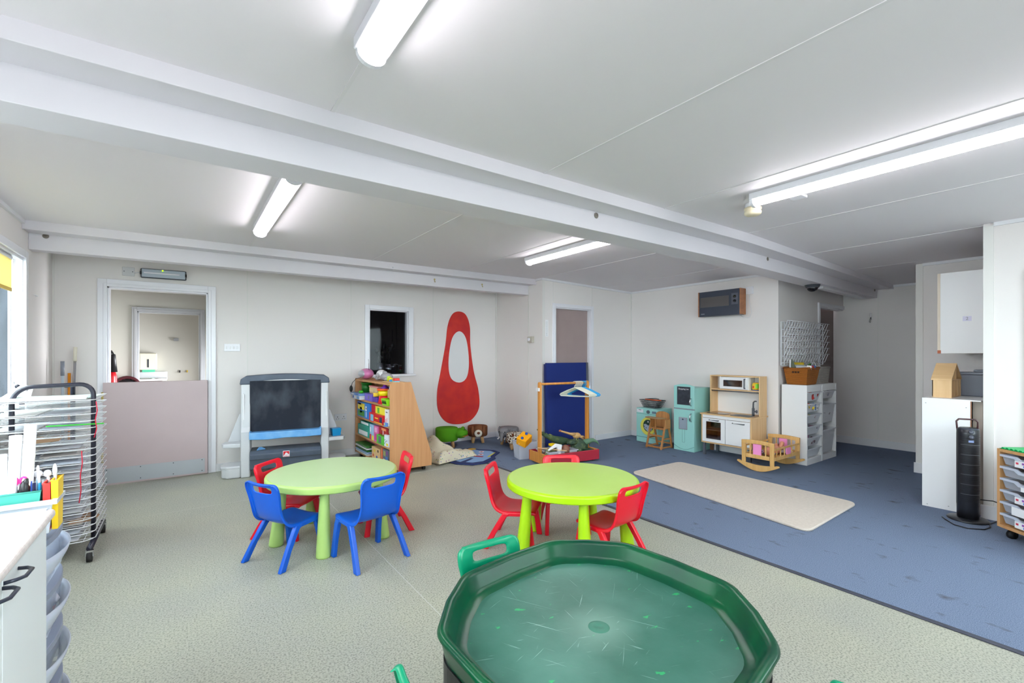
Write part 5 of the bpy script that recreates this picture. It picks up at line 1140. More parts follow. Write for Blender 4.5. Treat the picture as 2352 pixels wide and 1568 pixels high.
# ---------------------------------------------------------------- doll's cradle
C=thing('doll_cradle','pine rocking doll cradle with pink panels in front of the toy kitchen','cradle',(5.40,2.46,.004))
def cpanel(x):
    Wd=.37
    top=[(0.0,.30)]+[(Wd*k/10,.345+.012*math.sin(PI*k/10)) for k in range(0,11)]+[(Wd,.30),(Wd-.05,.30)]+[(Wd-.05-(Wd-.10)*k/8,.305+.010*math.sin(PI*k/8)) for k in range(9)]
    mb=MB(); mb.prism(top,x-.010,x+.010,'x'); obj('head_rail', mb, M_pine, C, bevel=.003)
    for y in (0,Wd-.05): mb=MB(); mb.prism([(y+.004,.085),(y+.046,.085),(y+.05,.31),(y,.31)],x-.010,x+.010,'x'); obj('post', mb, M_pine, C, bevel=.003)
    obj('lower_rail', MB().box(x-.009,x+.009,.05,Wd-.05,.145,.19), M_pine, C, bevel=.002)
    for y in (.095,.27): obj('slat', MB().box(x-.005,x+.005,y-.006,y+.006,.19,.31), M_pine, C)
    obj('pink_panel', MB().box(x-.007,x+.007,.145,.235,.19,.31), mat('cradle_pink',(240,146,200),.45), C)
    P_=[(-.055,.085),(-.05,.10),(-.03,.10)]+[(-.03+.43*k/12,.095-.022*math.sin(PI*k/12)) for k in range(1,12)]+[(.40,.10),(.42,.10),(.425,.085)]+[(.41-.45*k/14, .075-.075*math.sin(PI*k/14)) for k in range(0,15)]
    mb=MB(); mb.prism(P_,x-.012,x+.012,'x'); obj('rocker', mb, M_pine, C, bevel=.004)
cpanel(.0); cpanel(.645)
for y in (.012,.358):
    obj('side_rail', MB().box(.01,.635,y-.007,y+.007,.262,.282), M_pine, C, bevel=.002); obj('side_rail', MB().box(.01,.635,y-.007,y+.007,.145,.185), M_pine, C, bevel=.002)
    for k in range(6):
        if k in (3,): continue
        x=.08+k*.095; obj('slat', MB().box(x-.006,x+.006,y-.004,y+.004,.185,.264), M_pine, C)
    obj('pink_panel', MB().box(.32,.42,y-.006,y+.006,.185,.264), mat('cradle_pink',(0,0,0)), C)
obj('base_board', MB().box(.01,.635,.02,.35,.148,.156), M_pine, C)
t=thing('doll_blanket','white and brown bedding bunched in the doll cradle','bedding',(5.85,2.60,.162)); obj('pillow', MB().ball((.05,0,.03),(.10,.12,.03),16,8), mat('bed_white',(224,220,220),.9), t); obj('blanket', MB().ball((-.15,.06,.025),(.13,.10,.025),16,8), mat('bed_print',(206,190,196),.9,noise=((60,56,70),60,.52,.55)), t)
t=thing('baby_doll','pale baby doll lying in the pine cradle, arm raised','doll',(5.72,2.60,.20)); M_bs=mat('doll_skin',(226,152,122),.5)
obj('body', MB().ball((0,0,.02),(.11,.055,.045),18,10), M_bs, t); obj('head', MB().ball((-.14,.01,.02),(.05,.05,.05),18,12), M_bs, t)
obj('arm', MB().tube([(.07,-.03,.04),(.13,-.02,.085),(.18,.0,.07)],[.022,.02,.014],10), M_bs, t); obj('arm', MB().tube([(-.05,.05,.02),(-.02,.10,.02)],[.02,.014],10), M_bs, t)
obj('leg', MB().tube([(.10,-.02,.03),(.18,.0,.08),(.24,.03,.07)],[.028,.026,.018],10), M_bs, t); obj('leg', MB().tube([(.10,.03,.03),(.17,.06,.05),(.23,.06,.03)],[.028,.024,.018],10), M_bs, t)

# ---------------------------------------------------------------- white tray storage units
M_tray=clearplastic('tray_white',(228,230,236),.86,.4)
def trofast(x,label,trays,zt=.975):
    t=thing('storage_unit',label,'storage unit',(x,2.425,.004)); Wd=.445; dp=.29
    obj('side_panel', MB().box(0,.018,0,dp,0,zt), M_whitelam, t, bevel=.002); obj('side_panel', MB().box(Wd-.018,Wd,0,dp,0,zt), M_whitelam, t, bevel=.002)
    obj('top_panel', MB().box(.018,Wd-.018,0,dp,zt-.018,zt), M_whitelam, t); obj('top_rail', MB().box(.018,Wd-.018,.004,.02,zt-.085,zt-.018), M_whitelam, t); obj('plinth', MB().box(.018,Wd-.018,.004,.02,0,.06), M_whitelam, t); obj('bottom_panel', MB().box(.018,Wd-.018,.004,dp,.06,.075), M_whitelam, t); obj('back_panel', MB().box(.018,Wd-.018,dp-.006,dp,.06,zt-.018), mat('back_grey',(206,206,208),.6), t)
    mb=MB()
    for z in (.12,.27,.42,.57,.72): mb.box(.018,.0235,.01,dp-.01,z,z+.006); mb.box(Wd-.0235,Wd-.018,.01,dp-.01,z,z+.006)
    obj('runners', mb, M_trim, t)
    return t
def tray(x,z,h,label,fill=None,lab=False):
    t=thing('storage_tray',label,'tray',(x+.2225,2.425,z+.004),0,'white trays in the storage units'); a,b=.165,.196
    R=[[(-a,.035,0),(a,.035,0),(a,.25,0),(-a,.25,0)],[(-b,.008,h),(b,.008,h),(b,.27,h),(-b,.27,h)],[(-b-.002,-.008,h+.006),(b+.002,-.008,h+.006),(b+.002,.27,h+.006),(-b-.002,.27,h+.006)],[(-b-.002,-.008,h-.006),(b+.002,-.008,h-.006),(b+.002,.27,h-.006),(-b-.002,.27,h-.006)]]
    mb=MB(); mb.rings(R,cap=False); mb._a(R[0],[(3,2,1,0)]); obj('tray_body', mb, M_tray, t, solid=.003)
    if fill:
        rnd=random.Random(int(z*1000)); mb=MB()
        for k in range(16): mb.mi=k%len(fill); mb.obox((rnd.uniform(-.13,.13),rnd.uniform(0.03,.2),h*.35+rnd.uniform(-.0,h*.45)),(.05,.04,.03),(rnd.random(),rnd.random(),rnd.random()))
        c=obj('contents', mb, [mat('fill_%d_%d_%d'%q,q,.5) for q in fill], t); c['kind']='stuff'
    if lab: l=obj('label_card', MB().box(.0,.13,.006,.009,.015,.075), M_paper, t); obj('label_print', MB().box(.01,.055,.005,.006,.02,.07), mat('lab_blue',(110,140,180),.6), l); text_part('label_text','Duplo',.018,M_dgrey,l,(.095,.005,.045),(PI/2,0,0),.0003)
u=trofast(6.15,'white tray storage unit nearest the cradle, six shallow trays',6); trofast(6.60,'white tray storage unit at right with two deep trays',3)
for i,z in enumerate((.085,.222,.36,.50,.637,.775)):
    tray(6.15,z,.105,['lowest shallow white tray in left storage unit','second shallow white tray from bottom, left storage unit','third shallow white tray from bottom, left storage unit','fourth tray from bottom, left unit, yellow toy inside','shallow white tray with paper label in left storage unit','top shallow white tray, left storage unit, red contents'][i],
         [None,[(206,150,190),(90,70,80)],[(200,170,190),(70,60,80)],[(240,220,60),(200,180,190)],[(226,60,50),(60,120,200),(246,210,40)],[(200,60,50),(170,60,60)]][i] if True else None, i==4)
tray(6.60,.785,.095,'top shallow tray in right storage unit',[(140,140,150)]); tray(6.60,.47,.235,'upper deep white tray in right storage unit',[(120,110,120),(70,60,60)]); tray(6.60,.085,.30,'lower deep white tray in right storage unit',[(190,200,190),(160,190,160)])

def weave(name,c1,c2):
    m=mat(name,c1,.6); nt=m.node_tree; b=nt.nodes['Principled BSDF']; tc=nt.nodes.new('ShaderNodeTexCoord'); w=nt.nodes.new('ShaderNodeTexWave'); w.bands_direction='Z'; w.inputs['Scale'].default_value=26; w.inputs['Distortion'].default_value=3; w.inputs['Detail Scale'].default_value=14
    r=nt.nodes.new('ShaderNodeValToRGB'); r.color_ramp.elements[0].color=lin(c2); r.color_ramp.elements[1].color=lin(c1); nt.links.new(tc.outputs['Object'],w.inputs['Vector']); nt.links.new(w.outputs['Fac'],r.inputs['Fac']); nt.links.new(r.outputs[0],b.inputs['Base Color'])
    bp=nt.nodes.new('ShaderNodeBump'); bp.inputs['Distance'].default_value=.006; nt.links.new(w.outputs['Fac'],bp.inputs['Height']); nt.links.new(bp.outputs[0],b.inputs['Normal']); return m
def wicker(label,x,y,z,a,b,h,m,holes=True,sc=.8):
    t=thing('wicker_basket',label,'basket',(x,y,z)); mb=MB()
    R=[[(-a*sc,-b*sc,0),(a*sc,-b*sc,0),(a*sc,b*sc,0),(-a*sc,b*sc,0)],[(-a,-b,h),(a,-b,h),(a,b,h),(-a,b,h)]]; mb.rings(R,cap=False); mb._a(R[0],[(3,2,1,0)]); o=obj('basket_wall', mb, m, t, solid=.012)
    obj('rim', MB().tube([(-a,-b,h),(a,-b,h),(a,b,h),(-a,b,h)],.014,8,closed=True), m, t); obj('base_rim', MB().tube([(-a*sc,-b*sc,.008),(a*sc,-b*sc,.008),(a*sc,b*sc,.008),(-a*sc,b*sc,.008)],.009,8,closed=True), m, t)
    for k in range(3 if holes else 0): obj('hand_hole', MB().box(-a*.98-.006,-a*.98,-.03+k*.03-.01,-.03+k*.03+.010,h*.70,h*.80), mat('hole_dark',(60,34,18),.8), t)
    return t
wicker('orange brown wicker basket with books on the left storage unit',6.36,2.57,.987,.17,.135,.20,weave('wicker_orange',(216,132,44),(150,80,18)))
wicker('white and grey wicker basket beside the orange brown one',6.78,2.58,.987,.14,.12,.20,weave('wicker_grey',(214,206,198),(150,144,138)),False,.88)
t=thing('picture_book','grey green hardback book sticking up at left of the wicker basket','book',(6.31,2.62,1.01),rot=(D(0),D(0),D(-30))); mb=MB(); mb.prism([(-.07,0),(.09,0),(-.05,.29)],-.008,.008,'y'); obj('cover', mb, mat('bk_g',(104,112,96),.6), t); obj('pages', MB().box(-.075,-.068,-.01,.01,0,.28), M_paper, t)
for i,(x,y,c,rz,h,l) in enumerate(((6.40,2.56,(228,228,232),.4,.235,'white spined book leaning in the wicker basket'),(6.43,2.57,(60,130,100),.4,.24,'green spined book leaning in the wicker basket'),(6.47,2.60,(216,216,220),.4,.245,'pale grey book between green book and yellow card'),(6.52,2.63,(216,186,50),.0,.28,'yellow book at the back of the wicker basket'))):
    t=thing('picture_book',l,'book',(x,y,1.0),rot=(0,D(-25),D(8))); obj('cover', MB().box(-.006,.006,-.05,.06,0,h), mat('bk%d'%i,c,.5), t)
for i,(x,y,c,l) in enumerate(((6.34,2.45,(186,50,50),'red comic folded over the front rim of the wicker basket'),(6.40,2.45,(70,110,170),'blue booklet folded over front rim of the wicker basket'),(6.28,2.45,(236,232,226),'white leaflet folded over front rim of the wicker basket'))):
    o=obj('booklet', MB().obox((0,0,0),(.05,.05,.03),(.2,.5,.2)), mat('bkl%d'%i,c,.5)); o.location=(x,y,1.195); tag(o,l,'booklet')
t=thing('green_purse','green round toy bag with pale handle in the grey wicker basket','bag',(6.64,2.58,1.12)); obj('body', MB().ball((0,0,.05),(.085,.03,.07),16,10), mat('bag_green',(60,140,60),.6), t); obj('handle', MB().tube([(.07*math.cos(a),-.04,.06+.075*math.sin(a)) for a in [PI*k/10 for k in range(11)]],.005,6), M_paper, t)
t=thing('basket_handle','thin beige hoop handle standing over the grey wicker basket','handle',(6.83,2.58,1.18)); obj('hoop', MB().tube([(.07*math.cos(a),0,.085*math.sin(a)) for a in [PI*k/10 for k in range(11)]],.005,6), mat('hoop_beige',(190,176,168),.5), t)

# ---------------------------------------------------------------- alcove cabinet and things on it
t=thing('storage_cabinet','tall white side panel cabinet in the right hand alcove','cabinet',(5.385,.815,.004))
obj('side_panel', MB().box(0,.02,.065,.375,0,.955), M_whitelam, t, bevel=.001); obj('top_panel', MB().box(0,.9,.0,.375,.955,.965), M_whitelam, t, bevel=.001); obj('edge_trim', MB().box(0,.012,.058,.065,0,.955), mat('edge_brown',(150,106,82),.5), t)
obj('front_panel', MB().box(.02,.9,.355,.373,0,.955), M_whitelam, t); obj('inner_side', MB().box(.06,.08,0,.06,0,.955), mat('inner_beige',(186,176,164),.5), t); obj('back_panel', MB().box(.88,.9,.0,.355,0,.955), M_whitelam, t)
for y,z in ((.35,.92),(.09,.90),(.34,.02),(.20,.035)): obj('screw_cap', MB().box(-.001,0,y-.004,y+.004,z-.003,z+.003), M_grey, t)
t=thing('dolls_house','plain birch doll house with open gable on the white cabinet','dolls house',(5.52,1.02,.969))
H1=.155; wd=.34; dp=.13; ap=.30
obj('side_wall', MB().box(0,.008,0,dp,0,H1), M_birch, t); obj('side_wall', MB().box(wd-.008,wd,0,dp,0,H1), M_birch, t); obj('floor_board', MB().box(0.008,wd-.008,0,dp,0,.008), M_birch, t); obj('upper_floor', MB().box(.0,wd,0,dp,H1,H1+.008), M_birch, t)
obj('inner_wall', MB().box(wd*.35,wd*.35+.008,0,dp-.01,.008,H1), M_birch, t); obj('inner_wall', MB().box(wd*.70,wd*.70+.008,0,dp-.01,.008,H1), M_birch, t); obj('back_wall', MB().prism([(.0,.008),(wd,.008),(wd,H1),(wd/2,ap-.01),(0,H1)],dp-.006,dp,'y'), M_birch, t)
for s in (0,1):
    x0=-.012 if s==0 else wd+.012; mb=MB(); mb.prism([(x0,H1),(x0,H1+.012),(wd/2,ap+.006),(wd/2,ap-.008)],-.004,dp+.006,'y'); obj('roof_panel', mb, M_birch_y, t)
obj('attic_wall', MB().box(wd*.5-.004,wd*.5+.004,0,dp-.01,H1+.008,ap-.01), M_birch, t)
t=thing('plastic_caddy','grey plastic lidded tub behind the doll house on the cabinet','tub',(5.98,.95,.969)); M_cad=mat('caddy_grey',(132,138,150),.45)
obj('body', MB().rings([[(-.09,-.12,0),(.09,-.12,0),(.09,.10,0),(-.09,.10,0)],[(-.11,-.14,.20),(.11,-.14,.20),(.11,.12,.20),(-.11,.12,.20)]]), M_cad, t, bevel=.012); obj('lid', MB().box(-.118,.118,-.146,.13,.20,.222), M_cad, t, bevel=.008); obj('lid_handle', MB().box(-.04,.04,-.13,-.0,.222,.245), M_cad, t, bevel=.008); obj('spout', MB().tube([(0,.12,.19),(0,.16,.20)],.014,8), M_dark, t)

# tower fan
t=thing('tower_fan','black oscillating tower fan beside the white cabinet','fan',(5.21,.865,.004),D(205))
M_fan=mat('fan_black',(34,36,42),.3)
obj('base', MB().lathe([(0,0),(.125,0),(.13,.006),(.12,.016),(.05,.022),(0,.022)],n=36), M_fan, t)
mb=MB(); mb.smooth=True
mb.rings([[(.070*math.cos(2*PI*k/28)*s, .070*math.sin(2*PI*k/28)*s, z) for k in range(28)] for z,s in ((.02,.95),(.12,.98),(.13,1),(.70,1),(.74,.98),(.755,.7))]); obj('column', mb, M_fan, t)
mb=MB()
for z in [.16+.0145*k for k in range(37)]: mb.tube([(.0715*math.cos(a),.0715*math.sin(a),z) for a in [-1.1+2.2*k/10 for k in range(11)]],.0015,4,cap=False)
obj('grille', mb, mat('fan_grille',(22,24,28),.5), t)
mb=MB()
for z in (.22,.30,.38,.46,.54,.62): mb.tube([(.072*math.cos(a),.072*math.sin(a),z) for a in [-.9+1.8*k/10 for k in range(11)]],.0025,5,cap=False)
obj('grille_bands', mb, mat('fan_band',(90,92,98),.4), t)
obj('handle', MB().tube([(-.01,-.06,.70),(-.02,-.065,.80),(-.02,-.05,.818),(-.02,.05,.818),(-.02,.065,.80),(-.01,.06,.70)],.007,8), mat('fan_maroon',(70,40,44),.3), t)
mb=MB(); mb.prism([(.0,.0)]+[(.066*math.cos(a),.066*math.sin(a)) for a in [-1.2+2.4*k/12 for k in range(13)]],.64,.752); obj('control_panel', mb, mat('fan_panel',(64,68,80),.3), t)
for z in (.725,.685):
    mb=MB(); mb.lathe([(0,0),(.017,0),(.015,.014),(0,.014)],n=18); mb.xform(Matrix.Translation((.064,0,z))@Matrix.Rotation(PI/2,4,'Y')); obj('knob', mb, mat('knob_grey',(76,80,92),.25), t)
obj('badge', MB().box(.066,.070,-.016,.016,.642,.658), mat('fan_badge',(150,170,220),.4), t)
cp=[(5.10,1.0,.012),(5.05,.97,.009),(4.95,.90,.009),(4.93,.82,.009),(5.0,.74,.009),(5.10,.72,.009),(5.20,.74,.009),(5.30,.72,.009),(5.345,.70,.02)]
o=obj('power_cable', MB().tube(cp,.004,8), M_dark); tag(o,'black power cable looping on carpet around the tower fan','cable')
o=obj('power_cable', MB().tube([(5.32,.82,.16),(5.335,.74,.165),(5.345,.66,.14),(5.345,.60,.10),(5.345,.5,.05),(5.345,.4,.02)],.004,8), M_dark); tag(o,'black cable along the skirting behind the tower fan','cable')

# beech tray trolley at the right edge
t=thing('tray_trolley','beech tray trolley on castors at the right edge of the picture','trolley',(4.94,.665,0),D(-130))
Wt=.72; ht=.655
obj('side_panel', MB().box(0,.022,0,.42,.075,ht), M_beech, t, bevel=.002); obj('side_panel', MB().box(Wt-.022,Wt,0,.42,.075,ht), M_beech, t, bevel=.002); obj('mid_panel', MB().box(Wt/2-.01,Wt/2+.01,0,.42,.097,ht-.022), M_beech, t)
obj('top_panel', MB().box(.022,Wt-.022,0,.42,ht-.022,ht), M_beech, t, bevel=.001); obj('bottom_panel', MB().box(.022,Wt-.022,0,.42,.075,.097), M_beech, t); obj('back_panel', MB().box(.022,Wt-.022,.412,.418,.097,ht-.022), mat('back_brown',(120,90,66),.6), t)
for x in (.06,Wt-.06):
    for y in (.05,.37): mb=MB(); mb.tube([(x-.012,y,.032),(x+.012,y,.032)],.032,14); mb.box(x-.012,x+.012,y-.012,y+.012,.03,.075); obj('castor', mb, M_black, t)
g0=Matrix.Translation((4.94,.665,0))@Matrix.Rotation(D(-130),4,'Z')
def gtray(i,col,z):
    p=g0@Vector((.022+col*.338+.169-.002,0,z)); names=['bottom','second from bottom','third from bottom','fourth from bottom','fifth from bottom','top']
    s=thing('clear_tray','clear plastic tray, %s of the %s column in the beech trolley'%(names[i],('left','right')[col]),'tray',tuple(p),D(-130),'clear trays in the beech trolley'); h=.072
    a,b=.135,.152; R=[[(-a,.012,0),(a,.012,0),(a,.36,0),(-a,.36,0)],[(-b+.006,-.0,h*.82),(b-.006,-.0,h*.82),(b-.006,.38,h*.82),(-b+.006,.38,h*.82)]]
    mb=MB(); mb.rings(R,cap=False); mb._a(R[0],[(3,2,1,0)]); obj('tray_body', mb, clearplastic('gratnell',(206,212,224),.42), s, solid=.002)
    mb=MB(); mb.prism([(-b,h*.78),(-.05,h*.78),(-.02,h*.5),(b-.02,h*.48),(b,h*.48),(b,h*.7),(.0,h*.72),(-.03,h),(-b,h)],-.014,-.004,'y'); mb.box(-b,-b+.006,-.01,.38,h*.8,h); mb.box(b-.006,b,-.01,.38,h*.6,h*.8); obj('tray_lip', mb, clearplastic('grat_lip',(214,222,238),.75), s)
    if i in (0,2,5):
        l=obj('label_card', MB().box(-.04,.12,-.018,-.015,.002,h*.66), M_paper, s)
        for k,(x,z_,c) in enumerate(((-.022,.03,(206,60,80)),(.02,.033,(150,90,180)),(.045,.025,(240,150,60)),(.07,.035,(90,150,210)),(.03,.014,(60,120,220)),(.06,.010,(130,170,60)),(.09,.018,(220,90,150)))):
            obj('label_print', MB().box(x-.009,x+.009,-.0188,-.018,z_-.006,z_+.008), mat('lp%d'%k,c,.6), l)
    elif i==1: obj('label_card', MB().box(-.06,.11,-.02,-.015,-.0,h*.8), M_paper, s)
    elif i==3: obj('label_card', MB().box(.0,.03,-.016,-.012,.01,.04), M_paper, s)
    if i in (0,3,4,5):
        c=obj('contents', MB().box(-.11,.12,.03,.30,.003,.006).box(-.11,.12,.03,.05,.012,.02).box(-.11,.12,.06,.08,.025,.033), woodmat('sticks',(222,190,150),(200,166,126)), s)
for c in (0,1):
    for i in range(6): gtray(i,c,.115+i*.0865)
t=thing('green_mat','ribbed bright green plastic sheet on top of the beech trolley','mat',tuple(g0@Vector((0,0,ht+.001))),D(-130)); mb=MB()
for k in range(22): mb.prism([(.02+k*.032,0),(.046+k*.032,0),(.040+k*.032,.012),(.026+k*.032,.012)],.01,.41,'y')
mb.box(.015,.72,.005,.415,0,.004); obj('sheet', mb, mat('ribbed_green',(0,158,84),.35), t)
o=obj('door_edge_trim', MB().box(-.02,0,-.03,.0,.62,2.02), mat('trim_tan',(196,170,140),.5)); o.location=(5.37,.56-.0,0); o['kind']='structure'; o.name='trim_right_frame'
# ---------------------------------------------------------------- left: counter, drawer tower, art rack, mops
M_wt=mat('worktop_beige',(226,216,212),.35,noise=((216,204,200),60,.4,.6))
t=thing('base_cabinet','white base cabinet with two black bow handles at lower left','cabinet',(XL,0,0))
obj('side_panel', MB().box(.03,.70,1.90,1.918,.0,.855), M_whitelam, t); obj('carcass', MB().box(.03,.70,.0,1.90,.10,.855), M_whitelam, t); obj('plinth', MB().box(.03,.63,.0,1.90,0,.10), M_grey, t)
for i,(a,b) in enumerate(((1.510,1.914),(.905,1.505),(.4,.9))):
    d=obj('door', MB().box(.70,.718,a,b,.105,.85), mat('cab_white',(226,230,232),.35), t, bevel=.002)
    ys = 1.515 if i==0 else (1.395 if i==1 else .5)
    obj('handle', MB().tube([(.718,ys,.832),(.736,ys+.008,.832),(.748,ys+.028,.830),(.748,ys+.085,.826),(.736,ys+.105,.824),(.718,ys+.112,.824)],.0045,8), mat('handle_black',(44,50,66),.3), d)
o=obj('worktop', MB().box(XL+.0,-.318,-.2,1.955,.856,.882), M_wt, bevel=.010, seg=4); tag(o,'pale beige laminate worktop with rounded edge at lower left','worktop')

# plastic drawer tower: open-fronted stacking bins with bulging lips
T=thing('drawer_tower','clear plastic stacking storage tower between the worktop and the art rack','storage tower',(-.77,2.0,0))
M_lip=clearplastic('lip_clear',(214,220,236),.62,.2); M_bod=clearplastic('bod_clear',(206,214,228),.38,.25); M_sh=mat('tower_grey',(132,140,158),.4)
for i,z in enumerate((.06,.235,.41,.585)):
    obj('shell', MB().rings([[(0,0,z),(.40,0,z),(.40,.36,z),(0,.36,z)],[(0,0,z+.16),(.40,0,z+.16),(.40,.36,z+.16),(0,.36,z+.16)]],cap=False), M_bod, T, solid=.003)
    def bow(d,zz,e=0): return [(.39+e,.0,zz)]+[(.395+d*math.sin(PI*k/14)**.7,.36*k/14,zz) for k in range(0,15)]+[(.39+e,.36,zz)]
    mb=MB(); mb.smooth=True; mb.rings([bow(.012,z+.03),bow(.03,z+.06),bow(.045,z+.09),bow(.052,z+.115)],cap=False); obj('drawer_front', mb, M_lip, T, solid=.004)
    obj('frame_band', MB().prism(bow(.03,0),z+.15,z+.172), M_sh, T, bevel=.003)
    rnd=random.Random(i); mb=MB(); cols=[(200,190,120),(40,180,150),(190,60,50),(220,220,226)]
    for k in range(7): mb.mi=(k+i)%4; mb.ball((rnd.uniform(.1,.36),rnd.uniform(.06,.3),z+rnd.uniform(.04,.09)),(.05,.05,.03),10,6)
    c=obj('contents', mb, [mat('tc%d'%q,cols[q],.6) for q in range(4)], T); c['kind']='stuff'
obj('base', MB().prism(bow(.035,0),0,.05), M_sh, T, bevel=.004); obj('top', MB().prism(bow(.01,0),.775,.785), M_sh, T)
# clear caddy with craft bits on the tower
t=openbox('craft_caddy',.50,.10,.105,clearplastic('caddy_clear',(226,232,242),.75,.15),.010,.012); t.location=(-.588,2.075,.787); tag(t,'clear plastic caddy of craft tools on top of the drawer tower','caddy')
def potbox(name,label,x0,x1,y0,y1,z1,c,z=.795):
    t=thing(name,label,'pot',((x0+x1)/2,(y0+y1)/2,z)); w=(x1-x0)/2; d=(y1-y0)/2; h=z1-z; mb=MB(); R=[[(-w*.85,-d*.85,0),(w*.85,-d*.85,0),(w*.85,d*.85,0),(-w*.85,d*.85,0)],[(-w,-d,h),(w,-d,h),(w,d,h),(-w,d,h)]]; mb.rings(R,cap=False); mb._a(R[0],[(3,2,1,0)]); m=mat('pb_%d_%d_%d'%c,c,.35); obj('body', mb, m, t, solid=.002)
    obj('rim', MB().tube([(-w,-d,h),(w,-d,h),(w,d,h),(-w,d,h)],.003,6,closed=True), m, t); return t
potbox('teal_pot','teal plastic pot holding scissors and pens in the clear caddy',-.56,-.366,2.035,2.115,.922,(70,166,150))
potbox('red_pot','small red pot with salmon rim in the clear caddy',-.361,-.345,2.035,2.105,.943,(222,50,44)); potbox('yellow_pot','small yellow pot in the clear caddy, beside the red one',-.342,-.327,2.035,2.115,.950,(246,204,30))
def roll(x,y,z0,z1,r,label,tilt=0,c=M_paper):
    t=thing('paper_roll',label,'paper',(x,y,z0),rot=(0,tilt,0)); mb=MB(); mb.lathe([(r,0),(r,z1-z0),(r*.8,z1-z0),(r*.8,0)],n=20,cap=False); obj('sheet', mb, c, t)
roll(-.412,2.085,.80,1.128,.0145,'tall rolled white paper standing in the teal pot',.045); roll(-.438,2.095,.80,1.095,.015,'second rolled white paper, slightly shorter, left of the tall roll',.02); roll(-.452,2.05,.80,1.045,.011,'narrow rolled paper left of the tall rolls'); 
def stick(name,label,cat,p,q,r,m,tip=None):
    t=thing(name,label,cat,p); obj('shaft', MB().tube([(0,0,0),(q[0]-p[0],q[1]-p[1],q[2]-p[2])],r,8), m, t)
    if tip: obj('tip', MB().ball((q[0]-p[0],q[1]-p[1],q[2]-p[2]),tip[0],10,8), tip[1], t)
stick('lolly_stick','long thin pale stick leaning out of the teal pot','stick',(-.405,2.05,.86),(-.382,2.05,1.04),.003,mat('stick_pale',(226,222,206),.5))
stick('paint_brush','white handled brush leaning between teal and red pots','brush',(-.372,2.08,.82),(-.380,2.08,.985),.004,M_white,((.004,.004,.012),M_white))
stick('glue_spreader','white paddle spreader standing in the yellow pot','spreader',(-.338,2.08,.83),(-.341,2.08,.975),.004,M_white,((.006,.006,.022),M_white))
stick('glue_spreader','white paddle spreader lying over the red pot rim','spreader',(-.352,2.09,.9),(-.360,2.09,.965),.004,M_white,((.010,.008,.012),M_white))
stick('glue_spreader','white cup shaped spreader behind the red pot','spreader',(-.385,2.10,.85),(-.384,2.10,.965),.004,M_white,((.012,.01,.012),M_white))
for i in range(5): stick('marker_pen',['blue marker pen in the teal pot beside the black handle','dark navy marker pen in the teal pot','light blue marker pen at the front of the teal pot','cyan marker pen at right side of the teal pot','grey metal pencil at the right of the teal pot'][i],'pen',(-.392+.005*i,2.065+.008*(i%3),.82),(-.394+.007*i,2.065+.008*(i%3),.950-.008*(i%2)),.0038,mat('pen%d'%i,[(40,90,200),(26,34,90),(120,190,230),(20,150,200),(150,156,164)][i],.35))
stick('ruler','white plastic ruler with blue marks at far left of caddy','ruler',(-.458,2.045,.80),(-.474,2.045,1.04),.008,mat('ruler_w',(216,220,240),.3,noise=((60,80,200),30,.60,.64)))
stick('glue_stick','white tube of glue standing left in the teal pot','glue',(-.428,2.055,.82),(-.430,2.055,.99),.008,M_white,((.006,.006,.02),M_white))
def scissors(label,p,c1,s=.75):
    t=thing('scissors',label,'scissors',p)
    for k in (-1,1): obj('finger_loop', MB().tube([(k*.013*s+.010*s*math.cos(a),0,.016*s*math.sin(a)) for a in [2*PI*j/12 for j in range(12)]],.004*s,8,closed=True), mat('sc_%d_%d_%d'%c1,c1,.4), t)
    obj('blades', MB().box(-.005,.005,-.002,.002,-.08,-.014), M_chrome, t)
scissors('red handled scissors at the front of the caddy',(-.440,2.042,.908),(226,30,40)); scissors('pink handled scissors standing in the teal pot',(-.418,2.06,.955),(240,60,160))
t=thing('hole_punch','black craft punch beside the pink scissors','punch',(-.404,2.052,.930)); obj('body', MB().ball((0,0,0),(.013,.012,.028),14,10), M_dark, t); obj('lever', MB().ball((.004,0,.020),(.008,.008,.014),12,8), M_dark, t)
o=obj('notebook', MB().box(-.55,-.335,1.93,1.95,.8825,.886), mat('note_blue',(190,214,240),.6)); tag(o,'pale blue paper edge along the back of the worktop','paper')

# art drying rack
R=thing('art_drying_rack','wheeled art drying rack with many white wire shelves at left','drying rack',(-1.0,4.10,0))
M_post=mat('rack_black',(38,38,52),.35)
def loop(y,x0,x1,h): return [(x0,y,.10),(x0,y,h-.10)]+[(x0+.10-.10*math.cos(a),y,h-.10+.10*math.sin(a)) for a in [PI/2*k/6 for k in range(1,7)]]+[(x1-.07+.07*math.sin(a),y,h-.065+.073*math.cos(a)) for a in [PI/2*k/6 for k in range(0,7)]]+[(x1,y,.10)]
obj('frame_loop', MB().tube(loop(.10,.115,.50,1.145),.014,10), M_post, R)
obj('rear_post', MB().tube([(.34,.50,.10),(.34,.50,1.12),(.36,.40,1.14),(.36,.12,1.145)],.014,10), M_post, R); obj('rear_post', MB().tube([(.08,.50,.10),(.08,.50,1.12),(.10,.30,1.14)],.014,10), M_post, R)
for x in (.11,.50): obj('foot_rail', MB().tube([(x,-.06,.085),(x,.56,.085)],.018,8), M_post, R)
for x in (.11,.50):
    for y in (-.06,.54):
        c=obj('castor', MB().tube([(x-.014,y,.032),(x+.014,y,.032)],.032,16), M_black, R); mb=MB(); mb.box(x-.02,x+.02,y-.01,y+.012,.03,.075); mb.box(x-.012,x+.012,y+.01,y+.05,.055,.062); obj('fork', mb, M_chrome, c)
